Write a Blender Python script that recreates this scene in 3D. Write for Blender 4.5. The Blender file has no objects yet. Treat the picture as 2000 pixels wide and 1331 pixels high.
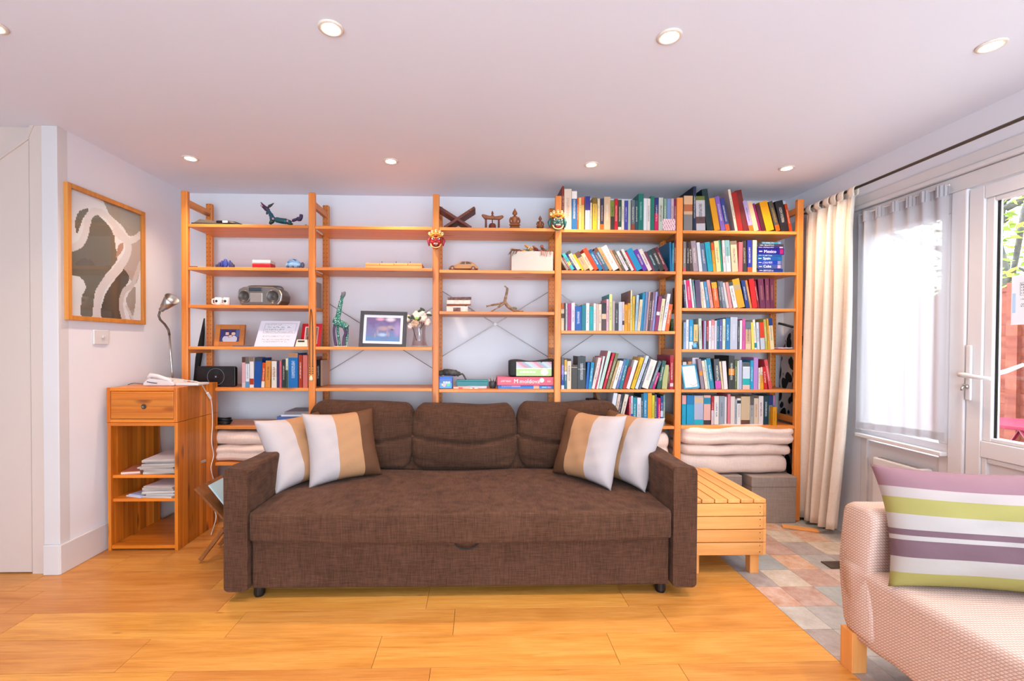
import bpy, math, random
from mathutils import Matrix, Vector
random.seed(7)
C = bpy.context.scene.collection
SC = bpy.context.scene

# ------------------------------------------------------------------ camera
F_PX, PPX, PPY = 890.0, 960.0, 686.0
YAW, PITCH, ROLL = math.radians(1.6), math.radians(0.73), 0.0045
EYE = Vector((0, 0, 1.25))
CAMR = Matrix.Rotation(-YAW, 3, 'Z') @ Matrix.Rotation(math.pi/2 - PITCH, 3, 'X') @ Matrix.Rotation(ROLL, 3, 'Z')
cam = bpy.data.cameras.new('camera'); camo = bpy.data.objects.new('camera', cam); C.objects.link(camo)
cam.sensor_width = 36.0; cam.lens = 36.0*F_PX/2000.0
cam.shift_x = (1000-PPX)/2000.0; cam.shift_y = (PPY-665.5)/2000.0
cam.clip_start = 0.05; cam.clip_end = 200
camo.matrix_world = Matrix.Translation(EYE) @ CAMR.to_4x4()
SC.camera = camo
# ------------------------------------------------------------------ exposure and sky
SC.view_settings.view_transform = 'Standard'; SC.view_settings.look = 'None'
SC.view_settings.gamma = 1.0; SC.view_settings.use_curve_mapping = False
SC.view_settings.exposure = 0.53
world = bpy.data.worlds.new('sky'); SC.world = world; world.use_nodes = True
bg = world.node_tree.nodes['Background']
bg.inputs['Color'].default_value = (0.76, 0.88, 1.0, 1); bg.inputs['Strength'].default_value = 8.4
SC.cycles.max_bounces = 6; SC.cycles.diffuse_bounces = 4; SC.cycles.glossy_bounces = 2
SC.cycles.transparent_max_bounces = 8; SC.cycles.transmission_bounces = 3
SC.cycles.use_adaptive_sampling = True; SC.cycles.adaptive_threshold = 0.06; SC.cycles.adaptive_min_samples = 12
SC.cycles.sample_clamp_indirect = 6.0; SC.cycles.caustics_reflective = False; SC.cycles.caustics_refractive = False
SC.cycles.use_denoising = True
SPOT_W = 33.0          # power of each ceiling downlight
SPOT_C = (1.0, 0.75, 0.53)
def portal(name, loc, rot, sx, sy):
    l = bpy.data.lights.new(name, 'AREA'); l.shape = 'RECTANGLE'; l.size = sx; l.size_y = sy
    l.cycles.is_portal = True
    o = bpy.data.objects.new(name, l); C.objects.link(o); o.location = loc; o.rotation_euler = rot
    o['kind'] = 'helper'
portal('sky_portal', (2.60, 1.60, 1.25), (0, math.pi/2, 0), 1.7, 2.6)          # patio door and window
portal('sky_portal', (0.3, -2.72, 1.25), (math.pi/2, 0, 0), 3.9, 2.3)          # added, unseen window behind the camera

# ------------------------------------------------------------------ pixel -> point on a plane of the room
def ray(x, y): return CAMR @ Vector(((x-PPX)/F_PX, -(y-PPY)/F_PX, -1.0))
def atY(x, y, Y): d = ray(x, y); return EYE + d*(Y/d.y)
def atX(x, y, X): d = ray(x, y); return EYE + d*(X/d.x)
def atZ(x, y, Z): d = ray(x, y); return EYE + d*((Z-1.25)/d.z)

# ------------------------------------------------------------------ colours and materials
def lin(c): return c/12.92 if c <= 0.04045 else ((c+0.055)/1.055)**2.4
def hx(s): return tuple(lin(int(s[i:i+2], 16)/255.0) for i in (0, 2, 4)) + (1.0,)
MATS = {}
class NT:
    def __init__(s, name):
        s.m = bpy.data.materials.new(name); s.m.use_nodes = True; s.t = s.m.node_tree
        s.b = s.t.nodes['Principled BSDF']; s.out = s.t.nodes['Material Output']
    def n(s, typ, **kw):
        nd = s.t.nodes.new('ShaderNode'+typ)
        for k, v in kw.items():
            if k.startswith('_'): setattr(nd, k[1:], v)
            else:
                key = int(k[1:]) if k[0] == 'i' and k[1:].isdigit() else k.replace('__', ' ')
                s.put(nd.inputs[key], v)
        return nd
    def put(s, sock, v):
        if isinstance(v, bpy.types.NodeSocket): s.t.links.new(v, sock)
        else:
            try: sock.default_value = v
            except Exception: sock.default_value = tuple(v)[:3]
    def math(s, op, a, b=0.0, c=0.0): return s.n('Math', _operation=op, i0=a, i1=b, i2=c).outputs[0]
    def ramp(s, fac, stops):
        r = s.n('ValToRGB', Fac=fac); e = r.color_ramp.elements
        while len(e) < len(stops): e.new(0.5)
        for q, (p, c) in zip(e, stops): q.position = p; q.color = c
        return r.outputs['Color']
    def mix(s, fac, a, b, mode='MIX'):
        nd = s.t.nodes.new('ShaderNodeMix'); nd.data_type = 'RGBA'; nd.blend_type = mode
        s.put(nd.inputs[0], fac); s.put(nd.inputs[6], a); s.put(nd.inputs[7], b)
        return nd.outputs[2]
    def coord(s, scale=(1, 1, 1), shift=True):
        tc = s.n('TexCoord').outputs['Object']
        if shift:
            r = s.n('ObjectInfo').outputs['Random']
            v = s.n('CombineXYZ', X=s.math('MULTIPLY', r, 7.3), Y=s.math('MULTIPLY', r, 3.1), Z=s.math('MULTIPLY', r, 11.7)).outputs[0]
            tc = s.n('VectorMath', _operation='ADD', i0=tc, i1=v).outputs[0]
        return s.n('Mapping', Vector=tc, Scale=scale).outputs[0]
    def bump(s, h, strength=0.2, dist=0.002):
        s.put(s.b.inputs['Normal'], s.n('Bump', Height=h, Strength=strength, Distance=dist).outputs[0])
def keep(name, t): MATS[name] = t.m; return t.m
def plain(name, col, rough=0.6, metal=0.0, spec=0.5, emit=None, es=0.0):
    if name in MATS: return MATS[name]
    t = NT(name); c = hx(col) if isinstance(col, str) else col
    t.b.inputs['Base Color'].default_value = c; t.b.inputs['Roughness'].default_value = rough
    t.b.inputs['Metallic'].default_value = metal; t.b.inputs['Specular IOR Level'].default_value = spec
    if emit: t.b.inputs['Emission Color'].default_value = hx(emit); t.b.inputs['Emission Strength'].default_value = es
    return keep(name, t)
def speckle(name, c1, c2, scale=8, rough=0.8, bump=0.1, stretch=(1, 1, 1), spec=0.3):
    t = NT(name); v = t.coord(tuple(scale*a for a in stretch))
    nz = t.n('TexNoise', Vector=v, Scale=1.0, Detail=6.0, Roughness=0.6).outputs['Fac']
    t.put(t.b.inputs['Base Color'], t.ramp(nz, [(0.35, hx(c1)), (0.65, hx(c2))]))
    t.b.inputs['Roughness'].default_value = rough; t.b.inputs['Specular IOR Level'].default_value = spec
    if bump: t.bump(nz, bump, 0.003)
    return keep(name, t)
def wood(name, c1, c2, c3, axis='X', rough=0.42, knots=True, holes=False, vary=0.25, fine=26):
    """pine: long streaks along one axis, dark knots, tone varying from piece to piece"""
    t = NT(name)
    sc = {'X': (1.3, fine, fine), 'Y': (fine, 1.3, fine), 'Z': (fine, fine, 1.3)}[axis]
    n1 = t.n('TexNoise', Vector=t.coord(sc), Scale=1.0, Detail=5.0, Roughness=0.65, Distortion=0.6).outputs['Fac']
    col = t.ramp(n1, [(0.25, hx(c1)), (0.52, hx(c2)), (0.8, hx(c3))])
    rnd = t.n('ObjectInfo').outputs['Random']
    hsv = t.n('HueSaturation', Color=col, Value=t.math('MULTIPLY_ADD', rnd, vary, 1.0-vary*0.5))
    col = hsv.outputs[0]
    if knots:
        ks = {'X': (3.2, 11, 11), 'Y': (11, 3.2, 11), 'Z': (11, 11, 3.2)}[axis]
        vo = t.n('TexVoronoi', Vector=t.coord(ks), Scale=1.0, Randomness=1.0)
        k = t.ramp(vo.outputs['Distance'], [(0.09, (1, 1, 1, 1)), (0.23, (0, 0, 0, 1))])
        kr = t.math('GREATER_THAN', t.n('SeparateColor', Color=vo.outputs['Color']).outputs[0], 0.55)
        col = t.mix(t.math('MULTIPLY', t.math('MULTIPLY', k, kr), 0.7), col, hx('7a3410'))
    if holes:
        tc = t.n('SeparateXYZ', Vector=t.n('TexCoord').outputs['Object'])
        zz = t.math('ABSOLUTE', t.math('SUBTRACT', t.math('FRACT', t.math('DIVIDE', tc.outputs[2], 0.032)), 0.5))
        hx_ = t.math('LESS_THAN', t.math('ABSOLUTE', t.math('SUBTRACT', t.math('ABSOLUTE', tc.outputs[0]), 0.012)), 0.0032)
        h = t.math('MULTIPLY', t.math('LESS_THAN', zz, 0.1), hx_)
        col = t.mix(t.math('MULTIPLY', h, 0.8), col, hx('5a2408'))
    t.put(t.b.inputs['Base Color'], col); t.b.inputs['Roughness'].default_value = rough
    t.bump(n1, 0.08, 0.001)
    return keep(name, t)
def cloth(name, c1, c2, weave=380, rough=0.95, bump=0.35, spec=0.1, wrinkle=0.0):
    t = NT(name); co = t.n('TexCoord').outputs['Object']
    a = t.n('TexNoise', Vector=t.n('Mapping', Vector=co, Scale=(weave, weave*0.06, weave*0.06)).outputs[0], Scale=1.0, Detail=2.0).outputs['Fac']
    b = t.n('TexNoise', Vector=t.n('Mapping', Vector=co, Scale=(weave*0.06, weave*0.06, weave)).outputs[0], Scale=1.0, Detail=2.0).outputs['Fac']
    big = t.n('TexNoise', Vector=co, Scale=5.0, Detail=3.0).outputs['Fac']
    f = t.math('MULTIPLY_ADD', big, 0.25, t.math('MULTIPLY', t.math('ADD', a, b), 0.5))
    t.put(t.b.inputs['Base Color'], t.ramp(f, [(0.40, hx(c1)), (0.82, hx(c2))]))
    t.b.inputs['Roughness'].default_value = rough; t.b.inputs['Specular IOR Level'].default_value = spec
    t.b.inputs['Sheen Weight'].default_value = 0.04
    h = t.math('ADD', a, b)
    if wrinkle:
        w = t.n('TexNoise', Vector=t.n('Mapping', Vector=co, Scale=(5, 5, 11)).outputs[0], Scale=1.0, Detail=2.0, Distortion=0.8).outputs['Fac']
        h = t.math('MULTIPLY_ADD', w, wrinkle, h)
    t.bump(h, bump, 0.0015)
    return keep(name, t)
def attr_mat(name, rough=0.5, letters=300.0, bump=0.0, spec=0.4, metal=0.0, val=1.0, sat=1.0):
    """print on a thing: face colours, and letter-like marks in a second colour on the faces marked as titled"""
    t = NT(name)
    col = t.n('Attribute', _attribute_name='Col').outputs['Color']
    ink = t.n('Attribute', _attribute_name='Ink').outputs['Color']
    tm = t.n('Attribute', _attribute_name='Tit').outputs['Fac']
    co = t.coord((letters, letters, letters))
    nz = t.n('TexNoise', Vector=co, Scale=1.0, Detail=1.0).outputs['Fac']
    msk = t.math('MULTIPLY', t.math('GREATER_THAN', nz, 0.5), t.math('MULTIPLY', tm, 0.75))
    bc = t.mix(msk, col, ink)
    if val != 1.0 or sat != 1.0: bc = t.n('HueSaturation', Color=bc, Value=val, Saturation=sat).outputs[0]
    t.put(t.b.inputs['Base Color'], bc)
    t.b.inputs['Roughness'].default_value = rough; t.b.inputs['Specular IOR Level'].default_value = spec
    t.b.inputs['Metallic'].default_value = metal
    if bump:
        n2 = t.n('TexNoise', Vector=t.coord((30, 30, 30)), Scale=1.0, Detail=3.0).outputs['Fac']; t.bump(n2, bump, 0.004)
    return keep(name, t)

# ------------------------------------------------------------------ mesh builder
WL = {}
class MB:
    def __init__(s, M=None): s.v = []; s.f = []; s.c = []; s.k = []; s.t = []; s.M = M; s.col = None
    def add(s, vs, fs, col=None, ink=None, tit=0.0):
        o = len(s.v); M = s.M
        s.v += [(M @ Vector(p)) if M else Vector(p) for p in vs]
        for f in fs:
            s.f.append([i+o for i in f]); s.c.append(col or s.col); s.k.append(ink); s.t.append(tit)
        return s
    def box(s, x0, x1, y0, y1, z0, z1, col=None):
        return s.add([(x0,y0,z0),(x1,y0,z0),(x1,y1,z0),(x0,y1,z0),(x0,y0,z1),(x1,y0,z1),(x1,y1,z1),(x0,y1,z1)],
                     [(0,3,2,1),(4,5,6,7),(0,1,5,4),(1,2,6,5),(2,3,7,6),(3,0,4,7)], col)
    def quad(s, a, b, c, d, col=None, ink=None, tit=0.0): return s.add([a, b, c, d], [(0, 1, 2, 3)], col, ink, tit)
    def prism(s, pts, axis, d0, d1, col=None):
        """polygon (2-D points, counter-clockwise) pushed out along an axis"""
        def P(p, d): return {'X': (d, p[0], p[1]), 'Y': (p[0], d, p[1]), 'Z': (p[0], p[1], d)}[axis]
        n = len(pts); vs = [P(p, d0) for p in pts] + [P(p, d1) for p in pts]
        fs = [tuple(range(n-1, -1, -1)), tuple(range(n, 2*n))] + [(i, (i+1) % n, n+(i+1) % n, n+i) for i in range(n)]
        if axis == 'Y': fs = [tuple(reversed(f)) for f in fs]
        return s.add(vs, fs, col)
    def tube(s, pts, r, n=8, col=None, cap=True):
        pts = [Vector(p) for p in pts]; m = len(pts); rs = r if isinstance(r, (list, tuple)) else [r]*m
        vs = []; up = Vector((0.13, 0.31, 0.94)).normalized(); prev = None
        for i, p in enumerate(pts):
            d = (pts[min(i+1, m-1)] - pts[max(i-1, 0)]).normalized()
            if prev is None:
                a = d.cross(up)
                if a.length < 0.05: a = d.cross(Vector((1, 0, 0)))
            else:
                a = prev - d*prev.dot(d)
                if a.length < 1e-4: a = d.cross(up)
            a.normalize(); b = d.cross(a); prev = a
            for k in range(n):
                t = 2*math.pi*k/n; vs.append(p + (a*math.cos(t) + b*math.sin(t))*rs[i])
        fs = [(i*n+k, i*n+(k+1) % n, (i+1)*n+(k+1) % n, (i+1)*n+k) for i in range(m-1) for k in range(n)]
        if cap: fs += [tuple(range(n-1, -1, -1)), tuple(range((m-1)*n, m*n))]
        return s.add(vs, fs, col)
    def lathe(s, prof, c=(0, 0, 0), n=20, axis='Z', col=None, M=None):
        vs = []; fs = []; m = len(prof)
        for r, h in prof:
            for k in range(n):
                t = 2*math.pi*k/n; a, b = r*math.cos(t), r*math.sin(t)
                p = {'Z': (a, b, h), 'Y': (a, h, b), 'X': (h, a, b)}[axis]
                p = Vector(p)
                if M: p = M @ p
                vs.append(p + Vector(c))
        for i in range(m-1):
            for k in range(n): fs.append((i*n+k, i*n+(k+1) % n, (i+1)*n+(k+1) % n, (i+1)*n+k))
        fs += [tuple(range(n-1, -1, -1)), tuple(range((m-1)*n, m*n))]
        return s.add(vs, fs, col)
    def ball(s, c, r, n=12, m=8, col=None, M=None):
        rx, ry, rz = r if isinstance(r, (list, tuple)) else (r, r, r)
        vs = []; fs = []
        for i in range(m+1):
            ph = math.pi*i/m - math.pi/2
            for k in range(n):
                t = 2*math.pi*k/n
                p = Vector((rx*math.cos(ph)*math.cos(t), ry*math.cos(ph)*math.sin(t), rz*math.sin(ph)))
                if M: p = M @ p
                vs.append(p + Vector(c))
        for i in range(m):
            for k in range(n): fs.append((i*n+k, i*n+(k+1) % n, (i+1)*n+(k+1) % n, (i+1)*n+k))
        return s.add(vs, fs, col)
    def grid(s, fn, nu, nv, colfn=None, flip=False, wrapu=False):
        vs = [fn(i/nu, j/nv) for j in range(nv+1) for i in range(nu+1)]
        o = len(s.v); M = s.M
        s.v += [(M @ Vector(p)) if M else Vector(p) for p in vs]
        for j in range(nv):
            for i in range(nu):
                a = j*(nu+1)+i; f = [a+o, a+1+o, a+nu+2+o, a+nu+1+o]
                s.f.append(f[::-1] if flip else f); s.c.append(colfn((i+.5)/nu, (j+.5)/nv) if colfn else s.col); s.k.append(None); s.t.append(0.0)
        return s
    def build(s, name, mat, parent=None, smooth=False, bevel=0.0, sub=0, loc=None, solid=0.0, seg=2, weld=False):
        base = Vector(loc) if loc is not None else (WL[parent.name] if parent is not None else Vector((0, 0, 0)))
        me = bpy.data.meshes.new(name)
        me.from_pydata([tuple(p - base) for p in s.v], [], s.f)
        if any(c is not None for c in s.c):
            for an, vals, dv in (('Col', s.c, (.5, .5, .5, 1)), ('Ink', s.k, (1, 1, 1, 1))):
                at = me.attributes.new(an, 'FLOAT_COLOR', 'FACE')
                flat = []
                for c in vals: flat += list(hx(c) if isinstance(c, str) else (c if c is not None else dv))
                at.data.foreach_set('color', flat)
            at = me.attributes.new('Tit', 'FLOAT', 'FACE'); at.data.foreach_set('value', s.t)
        me.update()
        if smooth: me.polygons.foreach_set('use_smooth', [True]*len(me.polygons))
        o = bpy.data.objects.new(name, me); C.objects.link(o)
        if mat is not None: me.materials.append(MATS[mat] if isinstance(mat, str) else mat)
        if parent is not None:
            o.parent = parent; o.location = base - WL[parent.name]
        else: o.location = base
        WL[o.name] = base.copy()
        if weld: md = o.modifiers.new('weld', 'WELD'); md.merge_threshold = 1e-5
        if bevel: md = o.modifiers.new('bevel', 'BEVEL'); md.width = bevel; md.segments = seg; md.limit_method = 'ANGLE'
        if sub: md = o.modifiers.new('subdivide', 'SUBSURF'); md.levels = sub; md.render_levels = sub
        if solid: md = o.modifiers.new('thickness', 'SOLIDIFY'); md.thickness = solid; md.offset = 0
        return o
def tag(o, label=None, cat=None, group=None, kind=None):
    if label: o['label'] = label
    if cat: o['category'] = cat
    if group: o['group'] = group
    if kind: o['kind'] = kind
    return o
def thing(name, loc, label, cat, group=None):
    o = bpy.data.objects.new(name, None); C.objects.link(o); o.location = loc; o.empty_display_size = 0.05
    WL[o.name] = Vector(loc)
    return tag(o, label, cat, group)
def box(name, mat, d, parent=None, bevel=0.0, loc=None, seg=2): return MB().box(*d).build(name, mat, parent, bevel=bevel, loc=loc, seg=seg)
def struct(o): o['kind'] = 'structure'; return o
def text(name, s, size, mat, parent, M, extrude=0.0003):
    cu = bpy.data.curves.new(name, 'FONT'); cu.body = s; cu.size = size; cu.extrude = extrude
    cu.resolution_u = 2
    to = bpy.data.objects.new(name, cu); C.objects.link(to)
    dg = bpy.context.evaluated_depsgraph_get()
    me = bpy.data.meshes.new_from_object(to.evaluated_get(dg)); bpy.data.objects.remove(to); bpy.data.curves.remove(cu)
    base = WL[parent.name]
    for v in me.vertices: v.co = (M @ v.co) - base
    me.materials.clear(); me.materials.append(MATS[mat])
    o = bpy.data.objects.new(name, me); C.objects.link(o); o.parent = parent; o.name = name
    WL[o.name] = base.copy()
    return o
FRONT = Matrix(((1, 0, 0, 0), (0, 0, -1, 0), (0, 1, 0, 0), (0, 0, 0, 1)))   # text lying in XY turned to face the camera side (-Y)
def at(p, R=None): return Matrix.Translation(Vector(p)) @ (R if R is not None else Matrix.Identity(4))
def RX(a): return Matrix.Rotation(math.radians(a), 4, 'X')
def RY(a): return Matrix.Rotation(math.radians(a), 4, 'Y')
def RZ(a): return Matrix.Rotation(math.radians(a), 4, 'Z')
# ------------------------------------------------------------------ materials of the room
t = NT('painted_wall'); nz = t.n('TexNoise', Vector=t.coord((40, 40, 40), False), Scale=1.0, Detail=4.0).outputs['Fac']
t.b.inputs['Base Color'].default_value = hx('e4e2e8'); t.b.inputs['Roughness'].default_value = 0.85; t.bump(nz, 0.06, 0.002); keep('wall', t)
plain('ceiling_paint', 'e8e8f2', 0.9); plain('gloss_white', 'd6d0d0', 0.35); plain('upvc', 'dcd8da', 0.3)
plain('door_paint', 'd2c0b6', 0.5)
wood('pine_x', 'cc6e2c', 'de883c', 'ea9e50', 'X'); wood('pine_y', 'cc6e2c', 'de883c', 'ea9e50', 'Y'); wood('pine_z', 'c86828', 'dc8438', 'e89a4c', 'Z')
wood('pine_post', 'c86828', 'dc8438', 'e89a4c', 'Z', holes=True)
wood('cab_x', 'c46414', 'dc7c22', 'ea9636', 'X', 0.35); wood('cab_y', 'c46414', 'dc7c22', 'ea9636', 'Y', 0.35); wood('cab_z', 'bc5e14', 'd87820', 'e89434', 'Z', 0.35, fine=34)
wood('bench_x', 'd68c46', 'e09c58', 'e8ac6a', 'X', 0.5); wood('bench_y', 'd68c46', 'e09c58', 'e8ac6a', 'Y', 0.5); wood('bench_z', 'd08440', 'dc9450', 'e4a462', 'Z', 0.5)
wood('oak_frame', 'b8702c', 'cc8438', 'd89648', 'Z', 0.4, knots=False); wood('rack_wood', '6a3a1c', '84502a', '94603a', 'Z', 0.4, knots=False)
wood('dark_carved', '4a1e14', '6a2c1e', '86402c', 'X', 0.45, knots=False); wood('brown_carved', '6a3418', '8c4c26', 'a86436', 'Z', 0.45, knots=False)
# oak floor
t = NT('oak_plank'); v = t.coord((2.2, 42, 42)); n1 = t.n('TexNoise', Vector=v, Scale=1.0, Detail=7.0, Roughness=0.7, Distortion=1.2).outputs['Fac']
n2 = t.n('TexNoise', Vector=t.coord((1.1, 7, 7)), Scale=1.0, Detail=3.0, Distortion=2.0).outputs['Fac']
g = t.math('MULTIPLY_ADD', n2, 0.45, t.math('MULTIPLY', n1, 0.55))
col = t.ramp(g, [(0.28, hx('b06a28')), (0.46, hx('ce8a3e')), (0.62, hx('dc9c50')), (0.8, hx('c08034'))])
rnd = t.n('ObjectInfo').outputs['Random']
col = t.n('HueSaturation', Color=col, Hue=t.math('MULTIPLY_ADD', rnd, 0.012, 0.494), Value=t.math('MULTIPLY_ADD', rnd, 0.22, 0.88)).outputs[0]
vo = t.n('TexVoronoi', Vector=t.coord((2.4, 9, 9)), Scale=1.0)
kn = t.math('MULTIPLY', t.ramp(vo.outputs['Distance'], [(0.02, (1, 1, 1, 1)), (0.07, (0, 0, 0, 1))]), 0.55)
col = t.mix(kn, col, hx('7a3c14'))
n3 = t.n('TexNoise', Vector=t.coord((7, 260, 260)), Scale=1.0, Detail=3.0).outputs['Fac']
col = t.mix(t.ramp(n3, [(0.52, (0, 0, 0, 1)), (0.75, (0.45, 0.45, 0.45, 1))]), col, hx('9a5a22'))
t.put(t.b.inputs['Base Color'], col); t.b.inputs['Roughness'].default_value = 0.34; t.b.inputs['Specular IOR Level'].default_value = 0.45
t.bump(n1, 0.10, 0.001); keep('oak_plank', t)
# vinyl tiles
t = NT('vinyl_tile'); oc = t.n('ObjectInfo').outputs['Color']
nz = t.n('TexNoise', Vector=t.coord((14, 14, 14)), Scale=1.0, Detail=8.0, Roughness=0.75).outputs['Fac']
t.put(t.b.inputs['Base Color'], t.mix(t.ramp(nz, [(0.35, (0, 0, 0, 1)), (0.65, (1, 1, 1, 1))]), oc, t.n('HueSaturation', Color=oc, Value=1.4, Saturation=0.55).outputs[0]))
t.b.inputs['Roughness'].default_value = 0.45; t.bump(nz, 0.12, 0.002); keep('vinyl_tile', t)
plain('grout', '8a7c70', 0.8)
cloth('sofa_brown', '3c271d', '644535', 300, wrinkle=1.2); cloth('sofa_dark', '34221a', '5a3e30', 300, wrinkle=2.2)
plain('black_plastic', '16161a', 0.35); plain('dark_metal', '665c52', 0.35, 0.8); plain('steel', 'b4aea8', 0.3, 1.0); plain('chrome', 'd0d0d0', 0.15, 1.0)
plain('white_plastic', 'd8d4d4', 0.35); plain('black_matte', '1c1a1a', 0.7); plain('paper', 'd6d0da', 0.8); plain('wire_grey', '8a8684', 0.4, 0.8)
plain('page_edge', 'cabfa8', 0.9)
attr_mat('print'); attr_mat('book_print', 0.45, 330.0, 0.0, 0.4, 0.0, 0.74, 1.12); attr_mat('print_soft', 0.85, 120.0, 0.3, 0.2); attr_mat('glossy_print', 0.22); attr_mat('carved_print', 0.5, 200, 0.25)
cloth('bedding', 'd8bcae', 'ecd4c8', 420, bump=0.25, wrinkle=3.0); cloth('box_grey', '8a7a72', 'a4948a', 260, bump=0.2)
cloth('curtain_cream', 'e6d4c0', 'f4e8dc', 500, bump=0.15)
# glass panes: clear, a little mirror
t = NT('pane_glass'); tr = t.n('BsdfTransparent', Color=(0.97, 0.985, 0.98, 1)); gl = t.n('BsdfGlossy', Roughness=0.02)
fr = t.math('MULTIPLY_ADD', t.math('POWER', t.n('LayerWeight', Blend=0.5).outputs['Facing'], 4.0), 0.22, 0.03)
ms = t.n('MixShader', i0=fr, i1=tr.outputs[0], i2=gl.outputs[0]); t.t.links.new(ms.outputs[0], t.out.inputs[0]); keep('pane_glass', t)
# sheer voile
t = NT('voile'); tr = t.n('BsdfTransparent', Color=(1, 1, 1, 1)); tl = t.n('BsdfTranslucent', Color=(.46, .46, .48, 1)); df = t.n('BsdfDiffuse', Color=hx('e4e2e8'))
m1 = t.n('MixShader', i0=0.5, i1=tl.outputs[0], i2=df.outputs[0]); m2 = t.n('MixShader', i0=0.92, i1=tr.outputs[0], i2=m1.outputs[0])
t.t.links.new(m2.outputs[0], t.out.inputs[0]); keep('voile', t)
# vase glass
t = NT('vase_glass'); tr = t.n('BsdfTransparent', Color=(.97, .95, .95, 1)); gl = t.n('BsdfGlossy', Roughness=0.04)
ms = t.n('MixShader', i0=t.math('MULTIPLY_ADD', t.n('LayerWeight', Blend=0.35).outputs['Facing'], 0.22, 0.04), i1=tr.outputs[0], i2=gl.outputs[0]); t.t.links.new(ms.outputs[0], t.out.inputs[0]); keep('vase_glass', t)
plain('lamp_glow', 'fff2dc', 0.5, emit='ffe2b8', es=30.0); plain('ring_satin', 'e6d8cc', 0.4)

# ------------------------------------------------------------------ room shell
ZC, YB, XL, XR, YD = 2.415, 3.60, -2.262, 2.45, 2.53
XFL, YR = -4.3, -2.65
struct(box('ceiling', 'ceiling_paint', (XFL-.1, XR+.3, YR-.1, YB+.1, ZC, ZC+.12)))
struct(box('wall_back', 'wall', (XL-.12, XR+.15, YB, YB+.12, -.05, ZC)))
struct(box('wall_left', 'wall', (XL-.10, XL, YD+.02, YB, -.05, ZC)))
struct(box('wall_far_left', 'wall', (XFL-.1, XFL, YR, YD+.1, -.05, ZC)))
# wall of the stair cupboard that faces the room, with the sloping door
o = struct(MB().box(XFL, XL-.0835, YD+.012, YD+.10, -.05, ZC).build('wall_stair', 'door_paint'))
d1 = struct(MB().prism([(-3.3, .008), (-2.418, .008), (-2.418, 2.345), (-2.572, 2.231), (-3.3, 1.68)], 'Y', YD-.004, YD+.010).build('door_1', 'door_paint'))
tr1 = struct(MB().box(-2.412, -2.345, YD-.008, YD+.012, 0, ZC).build('trim_1', 'door_paint'))
tr2 = struct(MB().box(-2.345, XL+.0005, YD-.014, YD+.05, 0, ZC).build('trim_2', 'gloss_white', bevel=.003))
tr3 = struct(MB().box(-2.337, -2.252, YD-.030, YD-.0145, 0, .162).build('trim_3', 'gloss_white', bevel=.004))
tr4 = struct(MB().prism([(-2.424, 2.346), (-2.414, 2.346), (-2.378, 2.43), (-2.39, 2.43)], 'Y', YD-.012, YD+.011).build('trim_4', 'door_paint'))
tr5 = struct(MB().prism([(-2.575, 2.245), (-2.42, 2.360), (-2.41, 2.345), (-3.3, 1.69), (-3.3, 1.71)], 'Y', YD-.010, YD+.011).build('trim_5', 'door_paint'))
struct(box('baseboard_left', 'gloss_white', (XL, XL+.015, YD-.026, YB, 0, .160), bevel=.004))
struct(box('baseboard_back', 'gloss_white', (XL+.016, XR, YB-.016, YB, 0, .14), bevel=.004))
# right wall: plaster around the window and the patio door
wr = MB()
wr.box(XR, XR+.14, 2.845, YB+.1, -.05, ZC); wr.box(XR, XR+.14, YR, .36, -.05, ZC); wr.box(XR, XR+.14, .36, 2.845, 2.105, ZC)
struct(wr.build('wall_right', 'wall'))
struct(box('trim_6', 'gloss_white', (XR-.035, XR, .4, YB-.002, 2.125, 2.150), bevel=.006))
struct(box('trim_7', 'gloss_white', (XR-.018, XR, .4, YB-.002, 2.152, 2.215), bevel=.006))
struct(box('trim_8', 'gloss_white', (XR-.012, XR+.05, .36, 2.85, 2.046, 2.122), bevel=.004))
# rear wall behind the camera; its wide window is added to bring in daylight
wr = MB(); wr.box(XFL, -1.6, YR-.12, YR, -.05, ZC); wr.box(2.2, XR+.14, YR-.12, YR, -.05, ZC); wr.box(-1.6, 2.2, YR-.12, YR, -.05, .10); wr.box(-1.6, 2.2, YR-.12, YR, 2.36, ZC)
struct(wr.build('wall_rear', 'wall'))
w = struct(MB().box(-1.6, 2.2, YR-.09, YR-.03, .10, .15).box(-1.6, 2.2, YR-.09, YR-.03, 2.31, 2.36).build('window_added', 'upvc'))
for k in range(4):
    x = -1.6 + k*1.2467; box('window_frame', 'upvc', (x, x+.06, YR-.09, YR-.03, .15, 2.31), w)
for k in range(3):
    x = -1.54 + k*1.2467; box('window_pane', 'pane_glass', (x, x+1.1867, YR-.063, YR-.057, .15, 2.31), w)

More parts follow.
